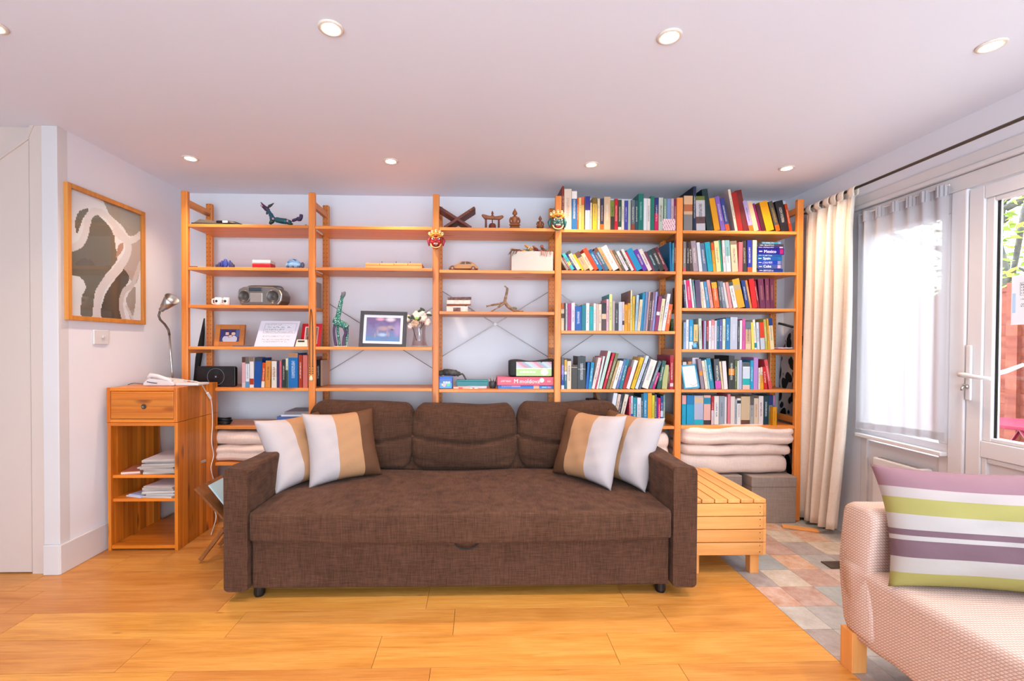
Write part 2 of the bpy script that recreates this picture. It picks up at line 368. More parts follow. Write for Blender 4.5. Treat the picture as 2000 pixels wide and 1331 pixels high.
# ------------------------------------------------------------------ floors
plain('bounce_floor', 'dcdcdc', 0.4)
struct(box('floor_rear', 'bounce_floor', (XFL, 1.436, YR, .5745, -.06, 0)))  # pale floor added out of view to bounce neutral light onto the ceiling
fl = struct(box('floor', 'grout', (XFL, 1.436, .575, YB, -.06, -.012)))
rows = [1.7555 + .1965*k for k in range(-6, 10)]
first = {0: -.18, 1: -.409, 2: -.106, 3: -.245, 4: -.39, 5: -.10}
PL = .97; random.seed(3); pm = {}
for y0 in rows:
    k = round((y0-1.7555)/.1965)+1
    off = first.get(k, random.uniform(-.5, .45))
    y1 = min(y0+.1950, YB)
    if y1-y0 < .02: continue
    j = math.floor((XFL-off)/PL)
    x = off + j*PL
    while x < 1.436:
        a, b = max(x, XFL), min(x+PL-.0016, 1.436)
        if b-a > .02:
            key = (round(b-a, 4), round(y1-y0, 4))
            if key not in pm:
                o = MB().box(0, b-a, 0, y1-y0, -.012, 0).build('plank', 'oak_plank', fl, bevel=.0006, seg=1); pm[key] = o
            else:
                o = pm[key].copy(); C.objects.link(o)
            o.location = (a, y0, random.uniform(-.0003, 0)); WL[o.name] = Vector((a, y0, 0))
        x += PL
fv = struct(box('floor_vinyl', 'grout', (1.4375, XR+.14, YR, YB, -.06, -.004)))
tcol = {'g': '9a9490', 'b': '939692', 'm': '96867f', 'c': 'b8a48c', 't': 'b4846a', 'r': 'a67c6a', 'p': 'b4917c', 'w': 'a89e94', 'o': 'ba8860'}
grid_rows = {1.604: 'mgpctgw', 1.781: 'mgwrpgc', 1.958: 'wgmwctr', 2.135: 'trbmwgp', 2.312: 'mcrpgtw', 2.489: 'gbogmcw', 2.666: 'mwrmccg', 2.843: 'tprcowm', 3.02: 'pprogbm', 3.197: 'cptpgmw', 3.374: 'tcmgpro'}
tp = None
y = YR; Y0S = [1.958 + .177*k for k in range(-27, 10)]
for y0 in Y0S:
    y1 = min(y0+.1755, YB)
    if y1-y0 < .03: continue
    pat = next((p for q, p in grid_rows.items() if abs(q-y0) < .02), None)
    for i in range(7):
        a = 1.4375 if i == 0 else 1.395+.1755*i; b = 1.395+.1755*(i+1)-.0015
        a = max(a, 1.4375)
        if i == 0: b = 1.5690
        b = min(b, XR+.13)
        if b-a < .02: continue
        col = tcol[pat[i]] if pat else tcol[random.choice('gbmctrpwo')]
        if tp is None or i in (0, 6) or y1-y0 < .175:
            o = MB().box(0, b-a, 0, y1-y0, -.004, 0).build('tile', 'vinyl_tile', fv)
            if 0 < i < 6 and tp is None: tp = o
        else:
            o = tp.copy(); C.objects.link(o)
        o.location = (a, y0, 0); WL[o.name] = Vector((a, y0, 0)); o.color = hx(col)
tag(box('floor_grille', 'dark_metal', (1.985, 2.12, 2.49, 2.57, 0.0005, .007), bevel=.001, loc=(2.05, 2.53, 0)), 'small dark metal grille set on the vinyl floor by the cream couch', 'grille')

# ------------------------------------------------------------------ patio door and window
w1 = struct(MB().box(XR-.005, XR+.065, 2.30, 2.845, 1.945, 2.046).build('window_1', 'upvc', bevel=.004))
box('window_frame', 'upvc', (XR-.005, XR+.065, 2.30, 2.352, .742, 1.945), w1, .004)
box('window_frame', 'upvc', (XR-.005, XR+.065, 2.797, 2.845, .742, 1.945), w1, .004)
box('window_frame', 'upvc', (XR-.005, XR+.065, 2.30, 2.845, .692, .742), w1, .004)
MB().box(XR+.028, XR+.034, 2.352, 2.797, .742, 1.945).build('window_pane', 'pane_glass', w1)
box('window_sill', 'upvc', (XR-.045, XR-.006, 2.30, 2.845, .680, .702), w1, .004)
box('lower_panel', 'upvc', (XR+.012, XR+.05, 2.352, 2.797, .05, .66), w1)
box('panel_frame', 'upvc', (XR-.002, XR+.06, 2.30, 2.352, 0, .68), w1, .004); box('panel_frame', 'upvc', (XR-.002, XR+.06, 2.797, 2.845, 0, .68), w1, .004)
box('panel_frame', 'upvc', (XR-.002, XR+.06, 2.352, 2.797, 0, .05), w1, .004)
d2 = struct(MB().box(XR-.012, XR+.06, 2.222, 2.298, 0, 2.046).build('door_2', 'upvc', bevel=.006))
box('door_jamb', 'upvc', (XR-.012, XR+.06, 1.30, 1.365, 0, 2.046), d2, .006)
for (a, b, z0, z1) in ((2.150, 2.218, .006, 2.036), (1.369, 1.437, .006, 2.036)): box('stile', 'upvc', (XR-.004, XR+.055, a, b, z0, z1), d2, .004)
for (z0, z1) in ((1.972, 2.036), (.715, .795), (.006, .10)): box('rail', 'upvc', (XR-.004, XR+.055, 1.437, 2.150, z0, z1), d2, .004)
gb = MB()
for (ya, yb, z0, z1) in ((2.112, 2.150, .795, 1.972), (1.437, 1.475, .795, 1.972)): gb.box(XR+.006, XR+.05, ya, yb, z0, z1)
gb.box(XR+.006, XR+.05, 1.475, 2.112, 1.950, 1.972).box(XR+.006, XR+.05, 1.475, 2.112, .795, .815); gb.build('glazing_bead', 'upvc', d2, bevel=.005)
MB().box(XR+.026, XR+.032, 1.475, 2.112, .815, 1.950).build('door_pane', 'pane_glass', d2)
sg = MB(); sg.box(XR+.020, XR+.024, 2.100, 2.1115, .815, 1.95); sg.build('gasket', 'black_matte', d2)
gb = MB()
for (ya, yb, z0, z1) in ((2.125, 2.150, .10, .715), (1.437, 1.462, .10, .715), (1.462, 2.125, .69, .715), (1.462, 2.125, .10, .125)): gb.box(XR+.002, XR+.05, ya, yb, z0, z1)
gb.build('panel_bead', 'upvc', d2, bevel=.005); box('lower_panel', 'upvc', (XR+.016, XR+.05, 1.462, 2.125, .125, .69), d2)
d3 = struct(MB().box(XR-.012, XR+.06, .36, .425, 0, 2.046).build('door_added', 'upvc', bevel=.006))  # unseen glazed leaf, added to let more light in from the right
for (a, b) in ((1.228, 1.296), (.429, .497)): box('stile', 'upvc', (XR-.004, XR+.055, a, b, .006, 2.036), d3, .004)
for (z0, z1) in ((1.972, 2.036), (.715, .795), (.006, .10)): box('rail', 'upvc', (XR-.004, XR+.055, .497, 1.228, z0, z1), d3, .004)
MB().box(XR+.026, XR+.032, .497, 1.228, .795, 1.972).build('door_pane', 'pane_glass', d3)
box('lower_panel', 'upvc', (XR+.016, XR+.05, .497, 1.228, .10, .715), d3)
hp = box('handle_plate', 'white_plastic', (XR-.018, XR-.0045, 2.186, 2.212, .985, 1.262), d2, .006)
MB().tube([(XR-.018, 2.199, 1.112), (XR-.058, 2.199, 1.112)], .011, 10).tube([(XR-.055, 2.204, 1.113), (XR-.058, 2.18, 1.113), (XR-.056, 2.13, 1.107), (XR-.054, 2.066, 1.103)], [.012, .013, .0105, .008], 10).build('lever', 'white_plastic', hp, smooth=True)
MB().lathe([(.011, 0), (.011, .012), (.004, .014)], (XR-.019, 2.2, 1.055), 14, 'X', M=Matrix.Rotation(math.pi, 3, 'Z')).tube([(XR-.03, 2.2, 1.055), (XR-.045, 2.2, 1.052), (XR-.047, 2.2, 1.035)], .005, 6).build('key', 'steel', hp, smooth=True)
MB().tube([(XR+.055, 2.199, 1.115), (XR+.095, 2.199, 1.115)], .011, 8).tube([(XR+.095, 2.205, 1.11), (XR+.097, 2.13, 1.135), (XR+.095, 2.06, 1.17)], [.012, .011, .008], 8).build('outer_lever', 'white_plastic', d2, smooth=True)
# notice taped to the glass
nb = MB(); X0 = XR+.0235
nb.box(X0-.001, X0, 1.80, 2.052, 1.355, 1.582, 'e6ecf8')
nb.box(X0-.0012, X0-.0010, 2.035, 2.048, 1.41, 1.50, 'b4d4f4')
fx = X0-.0016
for (ya, yb, z, h) in ((1.85, 2.018, 1.546, .001), (1.85, 2.018, 1.488, .001)): nb.box(fx, fx+.0005, ya, yb, z, z+h, '404048')
nb.box(fx, fx+.0005, 2.017, 2.018, 1.488, 1.547, '404048')
for z, yb in ((1.468, 2.016), (1.445, 2.016), (1.436, 2.014)): nb.quad((fx, yb, z), (fx, 1.85, z), (fx, 1.85, z+.006), (fx, yb, z+.006), 'e6ecf8', '505058', 1.0)
no = tag(nb.build('paper_notice', 'print', loc=(X0, 1.93, 1.355)), 'printed white notice taped to the patio door glass', 'notice')
plain('ink', '33333c', 0.8)
TRX = Matrix(((0, 0, -1, 0), (-1, 0, 0, 0), (0, 1, 0, 0), (0, 0, 0, 1)))      # text facing -X
for s_, z in (('Entr', 1.533), ('\u2022 NO', 1.520), ('\u2022 NO', 1.507), ('\u2022 47', 1.494)):
    text('lettering', s_, .0125, 'ink', no, at((fx-.0004, 2.014, z), TRX))
# panel heater under the window
ph = thing('panel_heater', (2.40, 2.53, .15), 'slim white electric panel heater under the window', 'heater')
box('body', 'white_plastic', (2.388, 2.44, 2.395, 2.69, .16, .585), ph, .008)
box('end_cap', 'white_plastic', (2.380, 2.442, 2.372, 2.398, .165, .592), ph, .008)
for k in range(9): box('slat', 'steel', (2.40, 2.428, 2.415+k*.029, 2.435+k*.029, .5852, .587), ph)

# ------------------------------------------------------------------ curtain rod, curtain, voile
rod = thing('curtain_rod', (2.36, 2.4, 2.247), 'long thin dark metal curtain rod above the patio door', 'curtain rod')
MB().tube([(2.362, .5, 2.250), (2.362, 2.0, 2.249), (2.362, 3.40, 2.247)], .0085, 8).build('pole', 'dark_metal', rod, smooth=True)
for yy in (3.36, .8): MB().tube([(2.362, yy, 2.247), (2.405, yy, 2.240), (2.449, yy, 2.250)], .006, 6).build('bracket', 'dark_metal', rod)
cu = thing('curtain', (2.37, 3.03, .03), 'cream tab top curtain drawn aside beside the bookshelves', 'curtain')
def cfold(u, v):
    # u along the rod, v from hem to top
    y0 = 2.885 + (2.795-2.885)*v**1.5; y1 = 3.262 - .03*v
    y0 -= .05*math.sin(math.pi*min(v*1.1, 1))
    yy = y1 + (y0-y1)*u
    amp = .018 + .030*(1-v)**.7
    ph_ = 2*math.pi*5.0*u
    x = 2.352 + amp*math.sin(ph_) + .007*math.sin(2.3*ph_+1.2+2*v) - .03*(1-v)*u
    z = .012 + .045*u*(1-v) + (2.195-.012)*v
    yy += .010*math.sin(ph_*1.5+v*4)
    return (x, yy, z)
MB().grid(cfold, 90, 40).build('drape', 'curtain_cream', cu, smooth=True, solid=.003)
for k in range(6):
    u = (k+.5)/6; p = Vector(cfold(u, 1.0)); a = .034
    pr = []
    for q in range(13):
        th = -math.pi/2 + 2*math.pi*q/12*0.98
        pr.append((2.362+.013*math.cos(th), 2.230+.03*math.sin(th)))
    m_ = MB()
    def loop(uu, vv, p=p):
        th = -math.pi/2 + 2*math.pi*vv
        rx = .012+.004*math.sin(vv*math.pi); zz = 2.226 + .036*math.sin(th)
        xx = 2.362 + rx*math.cos(th)*1.1
        if math.sin(th) < -.5: xx = 2.362 + (p.x-2.362)*.8*(-math.sin(th)) + rx*math.cos(th)*.4
        return (xx, p.y + (uu-.5)*.052, zz)
    m_.grid(loop, 3, 18); m_.build('tab', 'curtain_cream', cu, smooth=True, solid=.002)
vl = thing('voile_curtain', (2.40, 2.55, .74), 'sheer white voile net curtain hanging over the window', 'curtain')
def vfold(u, v):
    yy = 2.838 + (2.285-2.838)*u
    f = math.sin(2*math.pi*6*u+.6*math.sin(9*u)) * (.006+.009*math.sin(3.1*u*3)**2)
    x = 2.408 + f*(.5+.5*v) + .004*math.sin(40*u)*v
    return (x, yy, (.728+.035*u) + (2.092-.728-.035*u)*v)
MB().grid(vfold, 110, 24).build('net', 'voile', vl, smooth=True)
def vhem(u, v):
    p = vfold(u, .004+.03*v); return (p[0]-.0015, p[1], p[2])
MB().grid(vhem, 110, 2).build('hem', 'voile', vl, smooth=True)
def vhead(u, v):
    p = vfold(u, .955+.045*v); return (p[0]-.004-.004*math.sin(u*220), p[1], p[2])
MB().grid(vhead, 220, 2).build('heading', 'voile', vl, smooth=True)
MB().tube([(2.408, 2.842, 2.083), (2.408, 2.28, 2.083)], .004, 6).build('wire', 'white_plastic', vl)

# ------------------------------------------------------------------ ceiling downlights
PLC = [(-1.79, 1.735, 'far left downlight of the front row on the ceiling'), (-.548, 1.705, 'bright downlight in the front row left of the ceiling centre'), (.711, 1.707, 'bright downlight in the front row right of the ceiling centre'), (1.968, 1.715, 'front row downlight nearest the patio door'),
       (-1.812, 2.922, 'rear row downlight above the desk lamp and cabinet'), (-.562, 2.916, 'rear row downlight above the empty top shelf'), (.717, 2.92, 'rear row downlight in front of the green mask'), (2.0, 2.928, 'rear row downlight nearest the curtain')]
for x, y, lab in PLC:
    dl = thing('downlight', (x, y, ZC), 'recessed round '+lab, 'downlight', 'recessed ceiling downlights')
    MB().lathe([(.046, 0), (.046, -.004), (.040, -.007), (.032, -.006), (.030, .0)], (x, y, ZC-.0005), 24).build('trim_ring', 'ring_satin', dl, smooth=True)
    MB().lathe([(.0295, -.003), (.027, -.0065), (.010, -.0078)], (x, y, ZC), 20).build('lamp', 'lamp_glow', dl, smooth=True)
    l = bpy.data.lights.new('downlight_beam', 'SPOT'); l.energy = SPOT_W; l.color = SPOT_C; l.spot_size = math.radians(125); l.spot_blend = .85; l.shadow_soft_size = .03
    lo = bpy.data.objects.new('downlight_beam', l); C.objects.link(lo); lo.parent = dl; lo.location = (0, 0, -.014)
# ------------------------------------------------------------------ shape helpers for soft things
def loft(mb, rings, caps=True, col=None):
    n = len(rings[0]); vs = [p for r in rings for p in r]; m = len(rings)
    fs = [(i*n+k, i*n+(k+1) % n, (i+1)*n+(k+1) % n, (i+1)*n+k) for i in range(m-1) for k in range(n)]
    if caps: fs += [tuple(range(n-1, -1, -1)), tuple(range((m-1)*n, m*n))]
    return mb.add(vs, fs, col)
def rrect(a0, a1, b0, b1, r, n=5):
    """rounded rectangle as 2-D points, counter-clockwise"""
    r = min(r, (a1-a0)/2.01, (b1-b0)/2.01); out = []
    for cx, cy, s in ((a1-r, b0+r, -90), (a1-r, b1-r, 0), (a0+r, b1-r, 90), (a0+r, b0+r, 180)):
        for k in range(n+1):
            t = math.radians(s+90*k/n); out.append((cx+r*math.cos(t), cy+r*math.sin(t)))
    return out
def subdiv(pts, step):
    out = []
    for i, p in enumerate(pts):
        q = pts[(i+1) % len(pts)]; L = math.hypot(q[0]-p[0], q[1]-p[1]); k = max(1, int(L/step))
        out += [(p[0]+(q[0]-p[0])*j/k, p[1]+(q[1]-p[1])*j/k) for j in range(k)]
    return out
def soft_block(x0, x1, y0, y1, z0, z1, r, warp=None, nx=28, step=.03, end=.6, mb=None):
    """rounded block lofted along X; ends pinch in; warp(u, y, z) -> (dx, dy, dz)"""
    ring = subdiv(rrect(y0, y1, z0, z1, r), step); cy, cz = (y0+y1)/2, (z0+z1)/2; rings = []
    us = [0, .004, .012, .03, .06] + [.06+.88*i/nx for i in range(1, nx)] + [.94, .97, .988, .996, 1]
    er = r/(x1-x0)*1.0
    for u in us:
        d = min(u, 1-u)/er; s = 1.0
        if d < 1: s = 1-end*(1-math.sqrt(max(0, 1-(1-d)**2)))*min(1, r/min(y1-y0, z1-z0)*2)
        rr = []
        for (y, z) in ring:
            yy, zz = cy+(y-cy)*s, cz+(z-cz)*s; xx = x0+(x1-x0)*u
            if warp: dx, dy, dz = warp(u, yy, zz); xx += dx; yy += dy; zz += dz
            rr.append((xx, yy, zz))
        rings.append(rr)
    mb = mb or MB(); loft(mb, rings); return mb
def pillow(mb, w, h, t, colfn, nu=26, nv=26, pinch=.07, wr=0.0, seed=0):
    """stuffed cushion in its own plane: x across, z up, y thickness (front is -y), bottom edge at z=0"""
    def P(u, v, s):
        a, b = 2*u-1, 2*v-1
        x = a*w/2*(1-pinch*(1-b*b)); z = h/2 + b*h/2*(1-pinch*(1-a*a))
        e = ((1-a**4)*(1-b**4))
        th = t/2*max(0, e)**.55
        th *= 1+wr*(math.sin(9*a+5*b+seed)*.5+math.sin(15*b-6*a+seed*2)*.35)
        return (x, s*th, z)
    mb.grid(lambda u, v: P(u, v, -1), nu, nv, colfn)
    mb.grid(lambda u, v: P(u, v, 1), nu, nv, colfn, flip=True)
    return mb
def frame_on(bl, br, tilt):
    """matrix whose x axis runs along the foot of a leaning thing and whose z axis leans back by tilt degrees"""
    bl, br = Vector(bl), Vector(br); e1 = (br-bl).normalized(); n = Vector((e1.y, -e1.x, 0)).normalized()
    tl = math.radians(tilt); e3 = Vector((0, 0, 1))*math.cos(tl) - n*math.sin(tl); e2 = e3.cross(e1)
    c = (bl+br)/2
    return Matrix(((e1.x, e2.x, e3.x, c.x), (e1.y, e2.y, e3.y, c.y), (e1.z, e2.z, e3.z, c.z), (0, 0, 0, 1)))

# ------------------------------------------------------------------ pine shelving, five bays
YS, YK = 3.18, 3.497
su = thing('shelving_unit', (.13, 3.33, 0), 'wide open pine shelving unit of five bays along the back wall', 'bookcase')
PXS = [(353.6, 365.6), (601.5, 615.5), (844.8, 857.6), (1084.2, 1096.4), (1320.8, 1333.6), (1556.6, 1569.6)]
POST = [(atY(a, 520, YS).x, atY(b, 520, YS).x) for a, b in PXS]
ZT = 2.297
for i, (a, b) in enumerate(POST):
    c = (a+b)/2; hw = .0225
    for y0 in (YS, 3.465):
        o = MB().box(c-hw, c+hw, y0, y0+.032, 0, ZT).build('post', 'pine_post' if y0 > 3.3 else 'pine_z', su, bevel=.006, loc=(c, y0+.016, 0))
    for z in (2.20, 1.185, .70, .10):
        box('rung', 'pine_y', (c-.014, c+.014, YS+.032, 3.465, z, z+.045), su, .003)
SH = {}     # bay -> list of shelf top heights
def shelf(bay, ypx, xpx, tag_=None):
    z = atY(xpx, ypx, YS+.004).z
    a, b = (POST[bay-1][0]+POST[bay-1][1])/2+.0235, (POST[bay][0]+POST[bay][1])/2-.0235
    box('shelf', 'pine_x', (a, b, YS+.004, 3.490, z-.0215, z), su, .0025)
    SH.setdefault(bay, []).append(z); return z
for bay, xm, ys in ((1, 490, (438.6, 522.5, 596.3, 677.5, 758, 833, 904)), (2, 728, (442.3, 523, 678, 759)), (3, 968, (445, 528, 609, 761)),
                    (4, 1208, (449, 529.3, 646.6, 761, 833)), (5, 1445, (451, 531.3, 602.5, 683, 761.3, 832))):
    for y in ys: shelf(bay, y, xm)
def low_shelf(bay, z):
    a, b = (POST[bay-1][0]+POST[bay-1][1])/2+.0235, (POST[bay][0]+POST[bay][1])/2-.0235
    box('shelf', 'pine_x', (a, b, YS+.004, 3.490, z-.0215, z), su, .0025)
for bay, z in ((2, .42), (3, .42), (4, .40)): low_shelf(bay, z)
# diagonal steel cross braces behind bays 2 to 4 (pinned to the rear posts)
for bay, (ya, yb) in ((2, (592, 728)), (3, (567, 700)), (4, (562, 712))):
    xa, xb = (POST[bay-1][0]+POST[bay-1][1])/2, (POST[bay][0]+POST[bay][1])/2
    xm = 728 if bay == 2 else (968 if bay == 3 else 1208)
    zt, zb = atY(xm, ya, 3.5).z, atY(xm, yb, 3.5).z
    for p, q, dy in (((xa, zt), (xb, zb), 0), ((xa, zb), (xb, zt), .005)):
        MB().tube([(p[0], 3.503+dy, p[1]), (q[0], 3.503+dy, q[1])], .0032, 6).build('brace', 'wire_grey', su)
    MB().lathe([(.012, -.004), (.012, .004)], ((xa+xb)/2, 3.503, (zt+zb)/2), 12, 'Y').build('brace_clip', 'white_plastic', su)

# ------------------------------------------------------------------ brown sofa bed
SX0, SX1, SYF, SYB = -1.226, 1.086, 2.22, 3.13
so = thing('sofa', (-.07, 2.67, 0), 'dark brown fabric sofa bed with low square arms and pull out base', 'sofa')
def armwarp(u, y, z):
    return (0, 0, (.006*math.sin(y*7+u*3) if z > .6 else 0))
for x0, x1 in ((SX0, SX0+.116), (SX1-.122, SX1)):
    ring = subdiv(rrect(x0, x1, .05, .652, .022, 4), .05); rings = []
    for i in range(13):
        yy = SYF + (SYB-SYF)*i/12; s = .97 if i in (0, 12) else 1
        cx, cz = (x0+x1)/2, .35
        rings.append([(cx+(x-cx)*s, yy-(0 if i else .004), (cz+(z-cz)*(1-(1-s)*.3)) + (.005*math.sin(yy*9+x*20)-.012*(yy-SYF) if z > .6 else 0)) for x, z in ring])
        if i == 0: rings.append([(x, yy+.012, z) for x, z in ring])
    m_ = MB(); loft(m_, [list(reversed(r)) for r in rings]); m_.build('arm', 'sofa_brown', so, smooth=False, bevel=0)
ix0, ix1 = SX0+.118, SX1-.124
def seatwarp(u, y, z):
    bow = math.sin(math.pi*u)
    f = max(0, 1-(y-SYF)/.2)
    return (0, -.012*bow*f, (.006*math.sin(u*11)*(1-f) - (.012*bow if z < .36 else .0))*1.0)
soft_block(ix0, ix1, SYF-.014, 2.99, .296, .437, .018, seatwarp, 30, .05).build('seat_mattress', 'sofa_brown', so, smooth=True)
box('drawer_front', 'sofa_brown', (ix0+.004, ix1-.004, SYF+.026, SYF+.05, .052, .288), so, .008)
box('base_frame', 'sofa_dark', (ix0+.002, ix1-.002, SYF+.052, 3.0, .06, .286), so)
box('back_frame', 'sofa_brown', (ix0, ix1, 3.02, SYB, .06, .66), so, .02)
MB().tube([(-.115, SYF+.006, .284), (-.105, SYF-.002, .268), (-.08, SYF-.006, .257), (-.055, SYF-.007, .254), (-.03, SYF-.006, .257), (-.005, SYF-.002, .268), (.005, SYF+.006, .284)], .0045, 6).build('pull_loop', 'black_matte', so, smooth=True)
for fx_ in (-1.087, .93):
    for fy in (2.285, 3.0):
        MB().lathe([(.022, 0), (.026, .012), (.026, .062)], (fx_, fy, 0), 16).build('foot', 'black_plastic', so, smooth=False)
# three loose back cushions
def back_cushion(x0, x1, seed, ztop, label):
    z0, z1 = .436, ztop; yb = 2.95
    def wp(u, y, z):
        v = (z-z0)/(z1-z0); c = math.sin(math.pi*max(0, min(1, u)))
        front = y < yb+.09
        lean = .095*v
        dy = lean
        if front:
            dy -= .045*c*math.sin(math.pi*min(1, max(0, v)))
            vc = .50 - .10*c + .02*math.sin(seed)           # long sagging crease
            dy += .042*math.exp(-((v-vc)/.024)**2)*(.45+.55*c)
            vc2 = .18 - .10*c
            dy += .016*math.exp(-((v-vc2)/.03)**2)*(1-.4*c)
            if u < .30: dy += .014*math.exp(-((v-(.82-.9*u))/.025)**2)*(1-u/.3)
            if u > .70: dy += .014*math.exp(-((v-(.82-.9*(1-u)))/.025)**2)*(1-(1-u)/.3)
        dz = (.006*math.sin(u*5+seed)+.003*math.sin(u*11+seed*2))*v
        dx = (.022*(v-.5)**2*4-.01)*(1 if u < .5 else -1)*abs(2*u-1)
        dx = -.03*(v*(1-v)*4)*(1 if u < .08 else -1 if u > .92 else 0)*0 + dx
        return (dx, dy, dz)
    m_ = soft_block(x0, x1, yb, yb+.19, z0, z1, .06, wp, 34, .014, .75)
    o = m_.build('sofa_cushion', 'sofa_dark', None, smooth=True, loc=((x0+x1)/2, yb+.1, z0))
    return tag(o, label, 'cushion', 'loose brown back cushions of the sofa bed')
back_cushion(-1.128, -.437, .3, .862, 'loose brown sofa back cushion at the left end')
back_cushion(-.440, .252, 1.7, .848, 'loose brown sofa back cushion in the middle')
back_cushion(.266, .962, 3.1, .862, 'loose brown sofa back cushion at the right end')
# four striped scatter cushions
def scatter(bl, br, tilt, order, label, seed):
    M = frame_on(bl, br, tilt) @ Matrix.Translation((0, .02, .004))
    cols = {'w': 'b8acac', 't': 'b08460', 'b': '64432f'}
    b1, b2 = .36, .72
    def cf(u, v):
        uu = u
        i = 0 if uu < b1 else (1 if uu < b2 else 2)
        return cols[order[i]]
    if order[0] == 'b': b1, b2 = .28, .64
    m_ = MB(M); pillow(m_, .445, .435, .165, cf, 50, 30, .105, .05, seed)
    return tag(m_.build('scatter_cushion', 'print_soft', None, smooth=True, weld=True, loc=(Vector(bl)+Vector(br))/2), label, 'cushion', 'striped cushions on the brown sofa')
scatter((-1.080, 2.500, .437), (-.860, 2.865, .437), 27, 'wtb', 'white and tan striped cushion against the left sofa arm', 1)
scatter((-.940, 2.575, .437), (-.590, 2.835, .437), 20, 'wtb', 'white tan and brown striped cushion, front one on sofa left side', 2)
scatter((.46, 2.86, .437), (.725, 2.525, .437), 20, 'btw', 'brown tan and white striped cushion, front one on sofa right side', 3)
scatter((.70, 2.87, .437), (.905, 2.50, .437), 22, 'btw', 'tan and white striped cushion against the right sofa arm', 4)

# ------------------------------------------------------------------ cream couch with waffle cover, right
t = NT('waffle_cover'); co = t.n('TexCoord').outputs['Object']
sx = t.n('SeparateXYZ', Vector=t.n('VectorMath', _operation='ADD', i0=co, i1=t.n('VectorMath', _operation='SCALE', i0=t.n('TexNoise', Vector=co, Scale=4.0).outputs['Color'], Scale=.006).outputs[0]).outputs[0])
def tri(sock, p): return t.math('ABSOLUTE', t.math('SUBTRACT', t.math('FRACT', t.math('DIVIDE', sock, p)), .5))
hh = t.math('MINIMUM', tri(t.math('ADD', sx.outputs[0], sx.outputs[2]), .0105), tri(t.math('ADD', sx.outputs[1], sx.outputs[2]), .0105))
t.put(t.b.inputs['Base Color'], t.ramp(hh, [(.03, hx('b89082')), (.20, hx('dec4b8'))])); t.b.inputs['Roughness'].default_value = .95; t.b.inputs['Specular IOR Level'].default_value = .1
t.bump(hh, .6, .004); keep('waffle_cover', t)
cc = thing('couch', (1.85, .95, 0), 'small couch in a blush waffle stretch cover, lower right corner', 'couch')
CX0, CX1, CY0, CY1 = 1.425, 2.28, .15, 1.752
# seat: lofted along Y, soft front edge, skirt below
def couch_profile(zt, zb, xa, xb): return subdiv(rrect(xa, xb, zb, zt, .035, 4), .05)
rings = []
cring = couch_profile(.425, .128, CX0+.004, CX1)
for i in range(33):
    f = i/32; yy = CY0+.02 + (CY1-.02-CY0-.02)*f
    dzb = .008*math.sin(f*23)*f - .012*math.exp(-((f-.93)/.05)**2)
    rings.append([(x + (.010*math.sin(z*14+f*5) if x < 1.6 else 0) + (.010 if z < .2 and x < 1.5 else 0), yy, z + (.006*math.sin(yy*8+x*5) if z > .3 else dzb)) for x, z in cring])
m_ = MB(); loft(m_, [list(reversed(r)) for r in rings]); m_.build('seat', 'waffle_cover', cc, smooth=True)
# end arm: lofted along X, rounded top
ring0 = subdiv(rrect(CY1-.150, CY1, .15, .652, .045, 6), .04); rings = []
for i in range(25):
    f = i/24; xx = CX0+.004 + (CX1-CX0-.02)*f
    s = 1.0; dz = 0
    if i == 0: s = .80
    if i == 1: s = .95; xx = CX0+.012
    if i == 2: xx = CX0+.03
    rings.append([(xx + .006*math.sin(z*12), (CY1-.075)+(y-CY1+.075)*s + .006*math.sin(z*9+xx*7), .40+(z-.40)*(1-(1-s)*.35)) for y, z in ring0])
m_ = MB(); loft(m_, rings); m_.build('arm', 'waffle_cover', cc, smooth=True)
m_ = MB(); loft(m_, [[(p[0], CY0+.15-(p[1]-CY1), p[2]) for p in reversed(r)] for r in rings]); m_.build('arm', 'waffle_cover', cc, smooth=True)
bk = soft_block(0, 1.45, -.08, .08, .3, .78, .05).build('backrest', 'waffle_cover', cc, smooth=True, loc=(0, 0, 0))
bk.location = Vector((2.22, .22, 0)) - WL[cc.name]; bk.rotation_euler = (0, 0, math.pi/2)
for lx, ly in ((1.430, 1.686), (1.430, .22), (2.2, 1.686), (2.2, .22)):
    box('leg', 'bench_z', (lx, lx+.058, ly, ly+.058, 0, .155), cc, .002)
# striped cushion on it
M = frame_on((1.425, 1.520, .424), (2.020, 1.395, .424), 15) @ Matrix.Translation((0, .0, .0))
STR = [(0, .13, '968c50'), (.13, .25, 'a89e98'), (.25, .385, '6e545c'), (.385, .425, 'aca29e'), (.425, .475, '6e545c'), (.475, .60, 'aca29e'), (.60, .74, '9a9054'), (.74, .82, 'ac9e9a'), (.82, 1.01, '8a666e')]
def sc_(u, v):
    for a, b, c in STR:
        if a <= v < b: return c
    return STR[-1][2]
m_ = MB(M); pillow(m_, .63, .41, .15, sc_, 30, 80, .09, .05, 5)
tag(m_.build('striped_cushion', 'print_soft', None, smooth=True, weld=True, loc=(1.8, 1.5, .425)), 'mauve green and white horizontally striped cushion on the blush couch', 'cushion')

